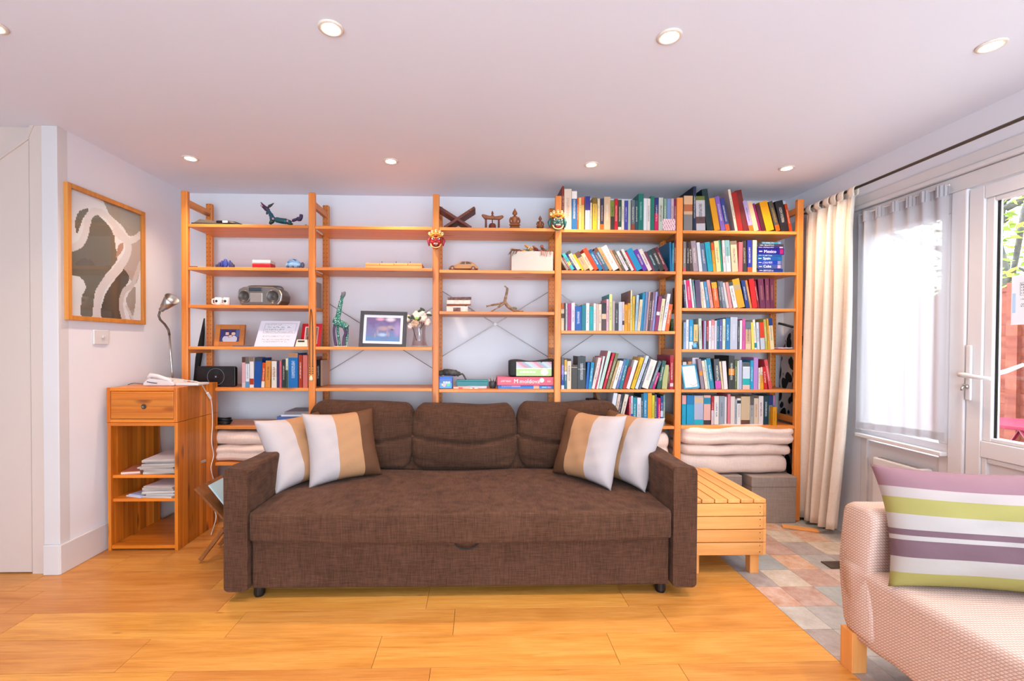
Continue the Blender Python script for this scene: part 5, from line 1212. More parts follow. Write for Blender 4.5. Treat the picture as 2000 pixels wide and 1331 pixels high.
MB().ball(b3(1600, 365), (.022, .014, .012), 10, 8).build('burl', plain('moss_grey', '6a6a58', .9), dw, smooth=True)
# ---- bay 3, fourth shelf
z = SH[3][3]; Y = 3.215
def b4(x, y): q = atY(840+x/5.943, 560+y/5.943, Y); return (q.x, q.z)
tin = thing('blue_tin', (W(871, Y), Y, z), 'blue square tin printed with a coral reef scene', 'tin')
x0, x1, z1 = b4(104, 0)[0], b4(262, 0)[0], b4(0, 1045)[1]
box('can', plain('tin_blue', '1450a8', .25, .3), (x0, x1, Y, Y+.09, z+.0006, z1-.008), tin, .003); box('lid', plain('tin_lid', '3060b0', .25, .4), (x0-.001, x1+.001, Y-.001, Y+.091, z1-.0078, z1), tin, .002)
def reef(u, v):
    if blob(u, v, .4, .30, .10, .16) or blob(u, v, .5, .42, .06, .08): return 'e8a090'
    if blob(u, v, .28, .36, .10, .10): return 'e8d080'
    if blob(u, v, .72, .36, .14, .16): return '48b878'
    if .50 < v < .68 and (u*9) % 1 < .62 and .25 < u < .85: return 'f0f4fa'
    return '2a88cc' if v < .55 else '1450a8'
pic(tin, 'print', at((x0+.004, Y-.0012, z+.004)), x1-x0-.008, z1-z-.018, reef, 22, 20, 'glossy_print')
bd = thing('hair_dryer', (W(885, Y), Y, z1), 'dark crumpled black bag with a strap on the blue tin', 'bag')
MB().tube(smooth3([(b4(100, 0)[0], Y+.05, z1+.020), (b4(160, 0)[0], Y+.045, z1+.027), (b4(240, 0)[0], Y+.04, z1+.026), (b4(310, 0)[0], Y+.04, z1+.020), (b4(345, 0)[0], Y+.04, z1+.010)]), [.018]*6+[.024]*6+[.023]*6+[.018]*6+[.010], 10).build('bundle', speckle('black_bag', '2a2a2c', '5a5450', 50, .6, .5), bd, smooth=True)
MB().tube(smooth3([(b4(340, 0)[0], Y+.038, z1+.010), (b4(380, 0)[0], Y+.032, b4(0, 1020)[1]), (b4(420, 0)[0], Y+.03, b4(0, 1085)[1])]), [.007]*6+[.006]*7, 8).build('strap', 'black_bag', bd, smooth=True)
bd.name = 'black_bag'; WL['black_bag'] = WL.get('hair_dryer')
tb = thing('teal_box', (W(922, Y), Y, z), 'long flat teal box lying on the fourth shelf', 'box')
x0, x1 = b4(305, 0)[0], b4(680, 0)[0]; zt1 = b4(0, 1094)[1]
box('carton', plain('teal_card', '0c6e74', .4), (x0, x1, Y+.03, Y+.16, z+.018, zt1-.006), tb, .003); box('lid', plain('teal_light', '149098', .4), (x0-.001, x1+.001, Y+.029, Y+.161, zt1-.0058, zt1), tb, .002)
box('base_sheet', 'paper', (x0+.01, x1-.01, Y+.035, Y+.15, z+.0006, z+.0178), tb)
for k, (a, b, c, lab) in enumerate(((275, 470, 'e8b0a0', 'crumpled pink patterned wrapper before the teal box'), (470, 560, 'd8dcd4', 'folded pale leaflet before the teal box'))):
    m_ = MB(at((b4(a, 0)[0], Y, z+.0006), RZ(2-5*k))); ww = b4(b, 0)[0]-b4(a, 0)[0]
    m_.box(0, ww, 0, .028, 0, .013-.004*k, c).box(ww*.3, ww*.55, -.0006, .0, .001, .010-.003*k, 'd04848')
    tag(m_.build('wrapper' if k == 0 else 'leaflet', 'print', None, loc=(b4(a, 0)[0], Y, z)), lab, 'wrapper' if k == 0 else 'leaflet')
pt = thing('pencil_pot', (W(964, Y+.06), Y+.06, z), 'small dark pot stuffed with odds and ends', 'pot')
xc = b4(735, 0)[0]
MB().lathe([(.020, 0), (.025, .02), (.026, .045), (.023, .05), (.021, .046)], (xc, Y+.06, z+.0006), 14).build('pot', plain('pot_dark', '3a3c40', .5), pt, smooth=True)
for k in range(6): MB().tube([(xc+(k-2.5)*.006, Y+.06, z+.03), (xc+(k-2.5)*.011, Y+.055, z+.062+.008*(k % 3))], .0025, 5).build('stick', plain('dry_6a4a3c', '6a4a3c', .85) if k % 2 else plain('dry_d8c8c8', 'd8c8c8', .85), pt)
x0, x1 = b4(785, 0)[0], b4(1452, 0)[0]
z0, z1, z2 = z+.0006, b4(0, 1145)[1], b4(0, 1048)[1]
gb1 = thing('blue_game_box', ((x0+x1)/2, Y, z0), 'flat blue game box under the red game box', 'game box')
box('carton', plain('game_blue', '2c64b4', .35), (x0+.004, x1-.002, Y, Y+.20, z0, z1-.001), gb1, .002)
def bstrip(u, v):
    if .06 < u < .40 and .45 < v: return 'a890c0' if (u*31) % 1 < .7 else '2c64b4'
    if .64 < u < .74: return 'c8a088'
    if .78 < u < .86 and .3 < v < .75: return '70c8e0'
    if .88 < u < .95 and .3 < v < .75: return 'e07080'
    return '2c64b4' if v > .25 else '3c88d0'
pic(gb1, 'print', at((x0+.006, Y-.0008, z0+.001)), x1-x0-.010, z1-z0-.003, bstrip, 60, 6)
gb2 = thing('red_game_box', ((x0+x1)/2, Y, z1), 'bright red game box lettered in white, on the fourth shelf', 'game box')
box('carton', plain('game_red', 'd02848', .3), (x0, x1, Y-.004, Y+.20, z1, z2), gb2, .002)
plain('white_ink', 'f4eeee', .5)
hgt = z2-z1
text('lettering', 'moldova', hgt*.70, 'white_ink', gb2, at((x0+(x1-x0)*.388, Y-.0047, z1+hgt*.26), FRONT))
text('lettering', 'M', hgt*.72, 'white_ink', gb2, at((x0+(x1-x0)*.285, Y-.0047, z1+hgt*.26), FRONT))
MB().lathe([(hgt*.28, 0), (hgt*.28, -.0006)], (x0+(x1-x0)*.775, Y-.0042, z1+hgt*.62), 18, 'Y').build('badge', 'white_ink', gb2)
m_ = MB()
for (a, b) in ((.06, .24), (.87, .93)): m_.quad((x0+(x1-x0)*a, Y-.0046, z1+hgt*.38), (x0+(x1-x0)*b, Y-.0046, z1+hgt*.38), (x0+(x1-x0)*b, Y-.0046, z1+hgt*.60), (x0+(x1-x0)*a, Y-.0046, z1+hgt*.60), 'd02848', 'f4eeee', 1.0)
m_.build('small_print', 'print', gb2)
bgp = thing('carry_pouch', (W(1040, Y), Y, z2), 'black zipped pouch with a clear window showing a green pack', 'pouch')
x0, x1, z3 = b4(925, 0)[0], b4(1438, 0)[0], b4(0, 862)[1]
soft_block(x0, x1, Y, Y+.13, z2+.001, z3+.004, .02, lambda u, y, zz: (0, 0, .006*math.sin(u*9)*(1 if zz > z2+.05 else 0)), 20, .012, .3).build('pouch', 'black_matte', bgp, smooth=True)
def packcol(u, v):
    if v > .56: return ('b8a0a8', 'c07080', '8890a0', 'a8b4b8')[int(u*9+v*5) % 4]
    if blob(u, v, .80, .28, .10, .22): return 'e8c8c0'
    if .10 < u < .55 and .22 < v < .36: return 'e4ecc8' if (u*40) % 1 < .7 else '9cb868'
    return 'a4bc70' if v < .52 else 'd8e0c0'
pic(bgp, 'pack', at((b4(1005, 0)[0], Y-.004, b4(0, 1036)[1])), b4(1415, 0)[0]-b4(1005, 0)[0], b4(0, 870)[1]-b4(0, 1036)[1], packcol, 50, 18, 'glossy_print')
MB().tube(smooth3([(b4(1290, 0)[0], Y-.004, b4(0, 875)[1]), (b4(1340, 0)[0], Y-.008, b4(0, 845)[1]), (b4(1420, 0)[0], Y-.008, b4(0, 838)[1]), (b4(1436, 0)[0], Y-.004, b4(0, 860)[1])]), .004, 6).build('strap', 'black_matte', bgp, smooth=True)
# ---- bay 4/5 odds and ends
z = SH[4][0]; Y = 3.188
def q1(x, y, YY=Y): q = atY(1080+x/7.004, 355+y/7.004, YY); return (q.x, q.z)
th = thing('note_card', (q1(1590, 0)[0], Y, z), 'small pink patterned card standing before the books on top', 'card')
M = at((q1(1507, 0)[0], Y-.004, z+.0006), RX(-4)); ww, hh2 = q1(1680, 0)[0]-q1(1507, 0)[0], q1(0, 490)[1]-z
pic(th, 'front', M, ww, hh2, lambda u, v: 'e4c4c4' if (int(u*16)+int(v*7)) % 3 else 'b87888', 26, 20); MB(M).box(0, ww, .0006, .003, 0, hh2).build('card', 'paper', th)
z = SH[5][4]; Y = 3.19
def q6(x, y, YY=Y): q = atY(1310+x/6.897, 680+y/6.897, YY); return (q.x, q.z)
def kid(u, v):
    if abs(v-(.55-.9*abs(u-.42))) < .018 or abs(u-(.32+.1*math.sin(v*9))) < .012 and .1 < v < .6: return 'b8b4b8'
    if abs(v-(.12+.06*math.sin(u*7))) < .02 and u > .35: return 'd07868'
    if blob(u, v, .30, .80, .16, .10): return 'f0ecc8'
    if blob(u, v, .70, .30, .16, .12): return 'dcd0e8'
    return 'f2f2f4'
leaning_frame('picture_frame', q6(190, 0)[0], q6(400, 0)[0], z+.0006, q6(0, 235)[1], Y, 8, .011, plain('frame_turquoise', '2c8cae', .4), 'turquoise framed small drawing before the books near the curtain', 'picture', 0, kid, (30, 36), .010, -6)
z = SH[5][3]
def q5(x, y, YY=Y): q = atY(1310+x/6.897, 530+y/6.897, YY); return (q.x, q.z)
leaning_frame('picture_frame', q5(300, 0)[0], q5(385, 0)[0], z+.0006, q5(0, 950)[1], Y-.004, 8, .006, 'black_plastic', 'tiny black framed blue picture before the books', 'picture', 0, lambda u, v: '60b0e0' if blob(u, v, .5, .5, .3, .35) else '2c70b0', (10, 10), .006, -6)
th = thing('red_folder', (q5(1500, 0)[0], 3.26, z), 'dark red folder lying flat at the right shelf end', 'folder')
MB().box(q5(1405, 0)[0], q5(1590, 0)[0], 3.21, 3.42, z+.0006, z+.008).build('cover', plain('folder_red', '8c2c28', .6), th); MB(at((q5(1480, 0)[0], 3.205, z+.0085), RZ(8))).box(0, .12, 0, .18, 0, .006).build('papers', 'paper', th)
# ------------------------------------------------------------------ books
# each row: zoom origin and scale of the pixel notes, base line, then (left, right, top, colour [, options])
def cname(c):
    import colorsys
    r, g, b = (int(c[i:i+2], 16)/255 for i in (0, 2, 4)); h, s, v = colorsys.rgb_to_hsv(r, g, b); h *= 360
    if v < .22: return 'black'
    if s < .12: return 'white' if v > .84 else ('light grey' if v > .68 else ('grey' if v > .42 else 'charcoal'))
    if s < .28 and v > .78: return 'cream' if 15 < h < 75 else ('pale pink' if h < 15 or h > 320 else ('pale lilac' if h > 230 else 'pale blue'))
    dk = 'dark ' if v < .42 else ''
    if h < 12 or h > 345: return dk+('red' if s > .5 else 'rose')
    if h < 28: return ('brown' if v < .62 else ('orange' if s > .55 else 'tan'))
    if h < 45: return ('brown' if v < .55 else ('amber' if s > .6 else 'tan'))
    if h < 66: return ('olive' if v < .6 else 'yellow')
    if h < 160: return dk+'green'
    if h < 190: return dk+'teal'
    if h < 215: return dk+'blue' if s > .3 else 'slate blue'
    if h < 255: return ('navy' if v < .55 else 'blue') if s > .35 else 'slate blue'
    if h < 300: return dk+'purple'
    return dk+('magenta' if s > .5 else 'mauve')
ORD = 'first second third fourth fifth sixth seventh eighth ninth tenth eleventh twelfth thirteenth fourteenth fifteenth sixteenth seventeenth eighteenth nineteenth twentieth twenty-first twenty-second twenty-third twenty-fourth twenty-fifth twenty-sixth twenty-seventh twenty-eighth twenty-ninth thirtieth thirty-first thirty-second thirty-third thirty-fourth thirty-fifth thirty-sixth thirty-seventh thirty-eighth'.split()
random.seed(17)
def book(x0, w, h, d, Y, z, lean, col, bands=(), ink=None, cover=None, pages=True, title=None):
    """spine faces the room; origin at the lower left front corner; lean in degrees, positive leans right"""
    m_ = MB(); t_ = min(.0028, w*.18); cov = cover or col
    # spine, cut at the colour bands and at the title block
    cuts = sorted({0.0, 1.0, *[b[0] for b in bands], *[b[1] for b in bands], *( (title[0], title[1]) if title else ())})
    for a, b in zip(cuts[:-1], cuts[1:]):
        if b-a < 1e-4: continue
        mid = (a+b)/2; c = col
        for (p, q, bc) in bands:
            if p <= mid <= q: c = bc
        tit = 1.0 if title and title[0] <= mid <= title[1] else 0.0
        if tit:
            i0, i1 = w*.32, w*.68
            m_.quad((0, 0, h*a), (i0, 0, h*a), (i0, 0, h*b), (0, 0, h*b), c); m_.quad((i1, 0, h*a), (w, 0, h*a), (w, 0, h*b), (i1, 0, h*b), c)
            m_.quad((i0, 0, h*a), (i1, 0, h*a), (i1, 0, h*b), (i0, 0, h*b), c, ink or 'f0ece4', 1.0)
        else: m_.quad((0, 0, h*a), (w, 0, h*a), (w, 0, h*b), (0, 0, h*b), c)
    m_.add([(0, 0, 0), (0, d, 0), (0, d, h), (0, 0, h)], [(0, 3, 2, 1)], cov); m_.add([(w, 0, 0), (w, d, 0), (w, d, h), (w, 0, h)], [(0, 1, 2, 3)], cov)
    m_.add([(t_, d, 0), (t_, d, h), (t_, t_, h), (t_, t_, 0)], [(0, 1, 2, 3)], cov); m_.add([(w-t_, d, 0), (w-t_, d, h), (w-t_, t_, h), (w-t_, t_, 0)], [(3, 2, 1, 0)], cov)
    for zz, fl in ((0, 1), (h, 0)):
        for q in (((0, 0), (w, 0), (w, t_), (0, t_)), ((0, t_), (t_, t_), (t_, d), (0, d)), ((w-t_, t_), (w, t_), (w, d), (w-t_, d))):
            v_ = [(a, b, zz) for a, b in q]; m_.quad(*(v_[::-1] if fl else v_), cov)
    for a in (0, w-t_): m_.quad((a+t_, d, 0), (a, d, 0), (a, d, h), (a+t_, d, h), cov)
    o = m_.build('book', 'book_print', None, loc=(0, 0, 0))
    o.location = (x0, Y, z); o.rotation_euler = (0, math.radians(lean), 0); WL[o.name] = Vector((0, 0, 0))
    if pages:
        p = MB().box(t_, w-t_, t_, d-.003, .003, h-.003).build('pages', 'page_edge', None, loc=(0, 0, 0)); p.parent = o
    return o
def row(bay, k, ox, oy, sc, base, phrase, group, items, Yb=None, pages=True):
    z = SH[bay][k]; n = 0; Y0 = Yb or YS+.010; prev = -9
    hs = [(base-it[2]) for it in items]; med = sorted(hs)[len(hs)//2]
    for it in items:
        xa, xb, yt, col = it[:4]; op = it[4] if len(it) > 4 else {}
        lab0 = op.get('o', 0)
        Y = Y0+op.get('y', random.uniform(0, .006))
        A = atY(ox+xa/sc, oy+base/sc, Y); B = atY(ox+xb/sc, oy+base/sc, Y); T = atY(ox+(op['t'] if 't' in op else xa)/sc, oy+yt/sc, Y)
        wbase = B.x-A.x; H = T.z-z; lean = math.degrees(math.atan2(T.x-A.x, H)) if 't' in op else 0.0
        L = H/math.cos(math.radians(lean)) if lean else H
        w = max(.004, wbase*math.cos(math.radians(abs(lean)))-.0008); w = min(w, .085)
        x0, zz = A.x+.0003, z+.0006
        if lean > 0:      # leans right: stands on its lower right corner
            x0 = A.x+.0003; zz = z+.0006+w*math.sin(math.radians(lean)); L -= w*math.sin(math.radians(lean))*.5
        elif lean < 0: L -= w*math.sin(math.radians(-lean))*.5
        d = op.get('d', min(.235, max(.11, L*.70)))
        bands = op.get('b', ()); ink = op.get('i'); title = op.get('T', 'auto')
        if title == 'auto':
            lum = sum(hx(col)[:3]); ink = ink or ('f0e8d8' if lum < 1.1 else random.choice(['3a3040', '7a3030', '2c4470', '404040']))
            title = (.28, .78) if w > .009 and random.random() < .75 else None
        o = book(x0, w, L, d, Y, zz, lean, col, bands, ink, op.get('c'), pages, title)
        sz = ('thick ' if w > .038 else 'thin ' if w < .012 else '')+('tall ' if (base-yt) > med*1.14 else 'short ' if (base-yt) < med*.82 else '')
        tag(o, f'{sz}{cname(col)} book, {ORD[n]} from left {phrase}', 'book', group); n += 1
G = lambda s: 'books '+s
# bay 1, beside the router
row(1, 4, 350, 560, 5.547, 1095, 'in the row beside the black router', G('in the row beside the router'), [
 (680, 718, 765, 'e8b4b8', {'b': [(.82, 1, '5a3c34'), (0, .16, 'e0d0d0')]}), (720, 760, 765, 'e8ecf2', {'b': [(.78, 1, '6a6460'), (0, .2, '70a0c8')]}), (764, 808, 768, 'f0e8e6', {'b': [(.86, 1, '8a7060'), (.1, .3, 'c05040')]}),
 (808, 884, 772, '1450a0', {'t': 824, 'b': [(.88, 1, '3a3a48')], 'i': 'f0f4fa'}), (888, 924, 826, 'd85830', {'b': [(0, .25, 'f0e0d0')], 't': 902}), (930, 986, 805, 'e09c60', {'t': 938, 'i': '402818'}), (1000, 1056, 810, 'efe2d6', {'b': [(.4, .72, 'e8d0c0')], 'i': '2a2a2a'}),
 (1060, 1084, 812, '3a3a60'), (1086, 1110, 806, 'd87a84'), (1114, 1150, 792, '2a3030'), (1154, 1180, 780, 'd8d8c0', {'b': [(0, .6, '3a5040')]}), (1184, 1286, 722, '2070b8', {'b': [(.87, 1, 'c09070')], 'i': 'd8e8f8', 'd': .17}),
 (1294, 1334, 742, 'b04838'), (1340, 1392, 745, 'd88078', {'T': None}), (1462, 1474, 760, 'a06050', {'y': .1}), (1480, 1530, 795, '28262a', {'y': .13, 'i': 'f0f0f0'}), (1532, 1552, 800, 'c8a088', {'y': .13})])
# bay 4
row(4, 0, 1080, 355, 7.004, 655, 'on the top shelf beside the green mask', G('on the top shelf beside the green mask'), [
 (122, 150, 62, '8a2c22', {'d': .22}), (152, 252, 100, 'e8d4c4', {'d': .2, 'i': 'c09080'}), (254, 326, 130, '1f6aa5', {'b': [(.80, 1, 'f0e8e4')], 'i': 'f0f4fa', 'd': .19}), (328, 350, 218, 'e86a4a'), (352, 386, 220, 'e8c98a'), (388, 425, 210, 'ecc468', {'b': [(.75, 1, 'e0705a')]}),
 (440, 505, 200, 'ece6ea', {'b': [(.58, 1, '3c3c8c')]}), (510, 532, 290, 'e8d4b8'), (542, 602, 215, 'e8bc58', {'b': [(.80, 1, '7a6030')]}), (608, 642, 235, 'ecd4b0'), (645, 695, 230, '34304c', {'b': [(0, .18, 'e07040')], 'i': 'e8c8a8'}), (697, 785, 208, 'dcbc9c', {'i': 'f4ece0'}),
 (787, 838, 255, '7a8a40', {'b': [(0, .45, '3a3428')], 'i': '2a2a18'}), (840, 888, 235, 'cc2030', {'i': 'f0e0d0'}), (890, 936, 250, '2c4a3a', {'b': [(0, .10, 'e8e0d0')]}), (938, 974, 250, 'e8dccc'), (976, 1022, 260, '5050a0', {'i': 'e0d8f0'}), (1026, 1062, 260, 'b8c0b0'), (1068, 1120, 250, '6a7078', {'b': [(0, .2, 'a05040')]}),
 (1122, 1164, 250, '245058'), (1166, 1236, 165, '1a7468', {'d': .23, 'i': 'a8d0c8'}), (1238, 1285, 230, 'f0ecec'), (1287, 1330, 232, 'ece0d8'), (1334, 1386, 200, '0f7a64'), (1390, 1440, 220, 'dc3c68', {'b': [(.52, 1, '343878')]}), (1444, 1506, 220, 'c8ccbc'), (1514, 1552, 235, '88a894'), (1556, 1612, 235, '8a9ac4'), (1615, 1650, 232, 'd8b8bc'), (1652, 1690, 238, '8c3a5c')])
LB = []; x = 188
for w, top, c, op in [(45, 1000, '9a8a80', {}), (25, 1040, 'a06060', {}), (50, 985, '5cbcc0', {'b': [(.3, .5, 'e8e080')]}), (30, 990, '303070', {}), (60, 955, 'e4dcc0', {'b': [(.85, 1, '4a4a3c')]}), (35, 1000, 'e4c020', {}), (80, 970, 'd8b48c', {'b': [(.7, 1, '6a4838')]}), (60, 985, 'ecd0b4', {}), (65, 915, 'dc5030', {'T': None}), (55, 935, '3a80b0', {'b': [(.85, 1, '2a5078')]}), (30, 950, '6a4a68', {}), (55, 910, '4a7088', {'b': [(.82, 1, '6a4430')]}), (50, 905, 'd8a878', {}), (95, 888, 'efe8e4', {'i': 'd09088'}), (30, 930, 'c0906c', {}), (45, 940, '6a5a48', {}), (50, 955, 'd8d4d8', {}), (30, 1050, '3c3c34', {}), (40, 930, 'e8dcd4', {}), (30, 960, 'c02440', {}), (90, 925, '1a90c0', {'T': None}), (70, 935, '6c44a0', {}), (60, 930, 'e8d8d0', {}), (35, 960, '70304c', {}), (65, 950, '243c44', {'i': 'd8e0e0'}), (70, 920, '34302e', {}), (50, 900, '6c1424', {})]:
    f = (x-188)/1400; sl = .62-.14*f; op = dict(op); op['t'] = x-(1215-top)*sl; LB.append((x, x+w, top, c, op)); x += w
LB += [(1602, 1630, 830, '1c6ca0', {'t': 1590, 'd': .2}), (1632, 1652, 842, '48a0b8', {'d': .2}), (1654, 1682, 800, '6a2c34', {'d': .2})]
row(4, 1, 1080, 355, 7.004, 1215, 'on second shelf below the green mask', G('in the steeply leaning row below the green mask'), LB)
row(4, 2, 1080, 540, 7.692, 815, 'on third shelf below the green mask', G('on the third shelf below the green mask'), [
 (124, 168, 405, 'ecd4b8', {'b': [(.78, 1, 'b06038'), (.45, .62, '5a3a30')]}), (170, 186, 400, '38302c'), (190, 216, 410, 'c8c8cc'), (220, 272, 408, 'a8407c', {'i': '302840'}), (275, 328, 400, 'e8e0f0', {'b': [(.4, .7, 'f0d8e8')]}), (332, 428, 450, '2060b0', {'i': 'f0f4fa'}), (432, 490, 430, '208090', {'i': 'f0f8f8'}), (495, 545, 405, 'f2eeee'), (548, 606, 450, '00a4ac', {'i': '40c8cc'}), (609, 646, 410, 'ece8e8'),
 (650, 680, 420, 'e0c0b0'), (682, 728, 420, 'e8d4c4'), (732, 800, 400, '5a4848', {'b': [(.62, 1, '26242a'), (.42, .60, 'ecc8a8')], 'T': None}), (802, 838, 345, 'e8b8c8', {'c': 'e090a0'}), (842, 886, 268, 'e0e098', {'c': '1c98a8', 'd': .2}), (888, 930, 375, 'b8a8a8'), (934, 980, 410, '3c3c40', {'i': 'd8d8d8'}), (985, 1040, 385, 'c8ccd8'), (1042, 1070, 385, 'ecc8bc', {'b': [(.2, .35, '3a2c2c')]}), (1072, 1120, 430, 'e4a024', {'c': 'c06030'}), (1122, 1160, 405, 'd89830'),
 (1163, 1184, 212, 'ece0b0', {'c': '8a5c50', 'd': .22}), (1186, 1224, 300, 'e0b420', {'t': 1196, 'c': '8a8038'}), (1226, 1264, 280, 'b0c8dc', {'t': 1258}), (1266, 1308, 350, 'e4d0b0', {'t': 1310}), (1310, 1348, 250, '3a88b0', {'t': 1350}), (1350, 1388, 235, '7088b0', {'t': 1395}), (1390, 1418, 230, 'c8a0a0', {'t': 1440}), (1420, 1448, 240, '4a3838', {'t': 1470}), (1450, 1486, 236, '8c6c80', {'t': 1505}), (1488, 1520, 235, '9c9cd0', {'t': 1545}), (1522, 1572, 300, '8c3c64', {'t': 1590, 'b': [(.45, .55, 'f0e4e8')]}), (1574, 1628, 340, 'ecd8b8', {'t': 1640}), (1630, 1680, 265, 'ece6ee', {'t': 1720, 'c': 'a89c9c'}), (1684, 1742, 420, 'e47a50', {'t': 1745}), (1768, 1812, 640, '4c7440', {'y': .14})])
row(4, 3, 1080, 670, 7.396, 660, 'on fourth shelf below the green mask', G('on the fourth shelf below the green mask'), [
 (120, 162, 215, '3c4c98', {'b': [(.76, 1, '5a5c64'), (.45, .76, '9080c8'), (0, .12, 'e4e4f0')]}), (165, 200, 245, '2c6c88', {'b': [(.62, 1, 'e4ac20'), (.5, .6, 'f0f0f0')]}), (203, 262, 235, 'ecd8c0', {'b': [(.93, 1, '2c2420')]}), (265, 353, 320, '443c38', {'i': 'b09c8c', 'b': [(.88, .91, 'c0a888')]}), (356, 470, 195, '3c4246', {'i': 'e8e8e8', 'b': [(.60, .615, 'c0c0c0')]}), (472, 508, 285, '1060b0', {'t': 500}), (511, 556, 285, '0094c4', {'t': 552}),
 (558, 602, 215, 'ecd8d4', {'t': 660}), (604, 626, 200, 'd05868', {'t': 690}), (628, 656, 195, 'd8e4e4', {'t': 728}), (660, 706, 122, 'c4e0d4', {'t': 800, 'c': 'd8949c', 'd': .2}), (718, 756, 150, 'c84050', {'t': 862}), (764, 806, 152, '7a7850', {'t': 912}), (812, 846, 262, 'c0a070', {'t': 936}), (852, 904, 262, 'ecece8', {'t': 972}), (908, 946, 240, '6c80b0', {'t': 1026}), (952, 1000, 240, '187c94', {'t': 1062, 'i': 'f0f8f8'}), (1004, 1054, 350, 'b44444', {'t': 1094}), (1058, 1110, 255, 'ece6ec', {'t': 1184}), (1122, 1176, 215, 'e8b800', {'t': 1272}), (1184, 1230, 190, 'd0dcec', {'t': 1350}), (1238, 1270, 240, '5c6478', {'t': 1388}), (1284, 1382, 250, 'ece4da', {'t': 1420, 'i': '88a0a8'}), (1388, 1430, 270, '5c6c7c', {'t': 1536}), (1434, 1472, 430, 'c01c78', {'t': 1516}),
 (1500, 1556, 262, '2c5850', {'t': 1585}), (1574, 1650, 320, 'b8b880', {'t': 1600, 'T': None}), (1662, 1686, 350, '7c2830'), (1690, 1738, 182, 'b42838', {'c': 'a81c38', 'd': .24, 'b': [(.08, .18, 'e8d0d0')]}), (1740, 1762, 240, 'e4c8bc', {'y': .02})])
row(4, 4, 1080, 670, 7.396, 1150, 'on the shelf behind the right sofa cushions', G('behind the right sofa cushions'), [
 (800, 858, 728, 'e8eaf4', {'t': 880}), (862, 905, 745, 'ecd4c4', {'t': 945}), (907, 935, 745, '3c3c50', {'t': 990}), (940, 996, 748, 'ece0d0', {'t': 1044}), (1100, 1124, 780, 'dc6478'), (1126, 1154, 770, 'd8e0ec', {'b': [(.1, .4, '3c64b0')]}), (1156, 1206, 790, '1c90a4', {'i': 'd8f0f4'}), (1214, 1270, 795, 'e8e4f0'), (1272, 1300, 740, '34505c'), (1302, 1364, 725, '1c84b4', {'c': '1c3c4c'}), (1368, 1426, 725, 'eca020', {'T': None}), (1428, 1466, 760, 'dcd034', {'i': '484010'}), (1468, 1496, 750, '585c64'), (1498, 1516, 790, '743c90'), (1518, 1550, 800, 'dc3458'), (1552, 1590, 770, '2c3c7c', {'b': [(.3, .5, 'c8d0e8')]}), (1592, 1616, 755, '70948c')])
# bay 5
row(5, 0, 1310, 355, 6.897, 650, 'on top shelf of the bay by the curtain', G('on the top shelf of the bay by the curtain'), [
 (174, 292, 190, '8c8480', {'b': [(.46, 1, 'e8bc98'), (.55, .75, 'c07858')], 'T': None}), (298, 338, 65, '26304c', {'d': .27, 'c': '1c2238'}), (345, 468, 195, 'cfc8cc', {'t': 335, 'b': [(.2, .4, '6a4c4c'), (.88, 1, '70783c')]}), (492, 572, 100, '1c3438', {'t': 415, 'i': 'c8d4d4', 'd': .22}), (590, 670, 222, 'eca010', {'t': 515, 'i': 'c04818'}), (680, 742, 200, '8c6cb8', {'t': 590}), (744, 800, 225, '3c4888', {'t': 662, 'b': [(0, .2, 'e06038')]}),
 (868, 904, 105, 'ecdcc4', {'t': 768, 'c': 'd0b8bc', 'd': .23}), (906, 978, 142, 'b01c1c', {'t': 812, 'T': None}), (980, 1056, 115, '701420', {'t': 876}), (1060, 1120, 262, 'b8a4d0', {'t': 968, 'b': [(0, .18, 'e07840')]}), (1124, 1190, 275, 'ecc8a4', {'t': 1030}), (1193, 1226, 295, '8c2c5c', {'t': 1098}), (1228, 1282, 310, '4c1c28', {'t': 1140, 'i': 'f0e8e0'}), (1290, 1400, 265, 'eca438', {'t': 1188, 'T': None}), (1420, 1482, 265, '585048', {'t': 1310, 'b': [(0, .2, 'dc6430')], 'i': 'c8a058'}), (1490, 1598, 258, '28242a', {'t': 1400, 'i': 'e4dcd4'}), (1602, 1640, 300, 'c84c30', {'t': 1530})])
row(5, 1, 1310, 355, 6.897, 1205, 'on second shelf of the bay by the curtain', G('on the second shelf of the bay by the curtain'), [
 (166, 206, 810, '8c7c74', {'b': [(0, .12, 'e06868')]}), (210, 254, 810, '242226'), (258, 304, 820, '483430', {'t': 236, 'i': 'f0e8e0'}), (308, 374, 800, 'a8949c', {'t': 270}), (384, 430, 820, 'd8dce0', {'t': 345}), (434, 494, 830, '5c7090', {'t': 390}), (504, 574, 815, '1ca0b8', {'t': 455, 'i': '107080'}), (576, 612, 830, 'e8a428', {'t': 540, 'b': [(.75, 1, 'd86040')]}), (618, 680, 800, 'ecd8a4', {'t': 582}), (684, 708, 790, '2c9c80', {'t': 640}), (712, 748, 792, 'e0d4d8', {'t': 690}), (752, 814, 790, 'd0e0e0', {'t': 728, 'b': [(.5, 1, '8cb8bc')]}), (826, 910, 800, 'e8ccac', {'t': 802, 'b': [(.88, 1, '8c7c70')]}), (914, 966, 815, 'e07c84'), (970, 1030, 800, '38302c', {'t': 958, 'i': 'c8b8a0'}), (1036, 1096, 790, '4448a0', {'t': 1030, 'b': [(0, .15, 'dc7050')]}), (1100, 1156, 790, 'ecdcc0')])
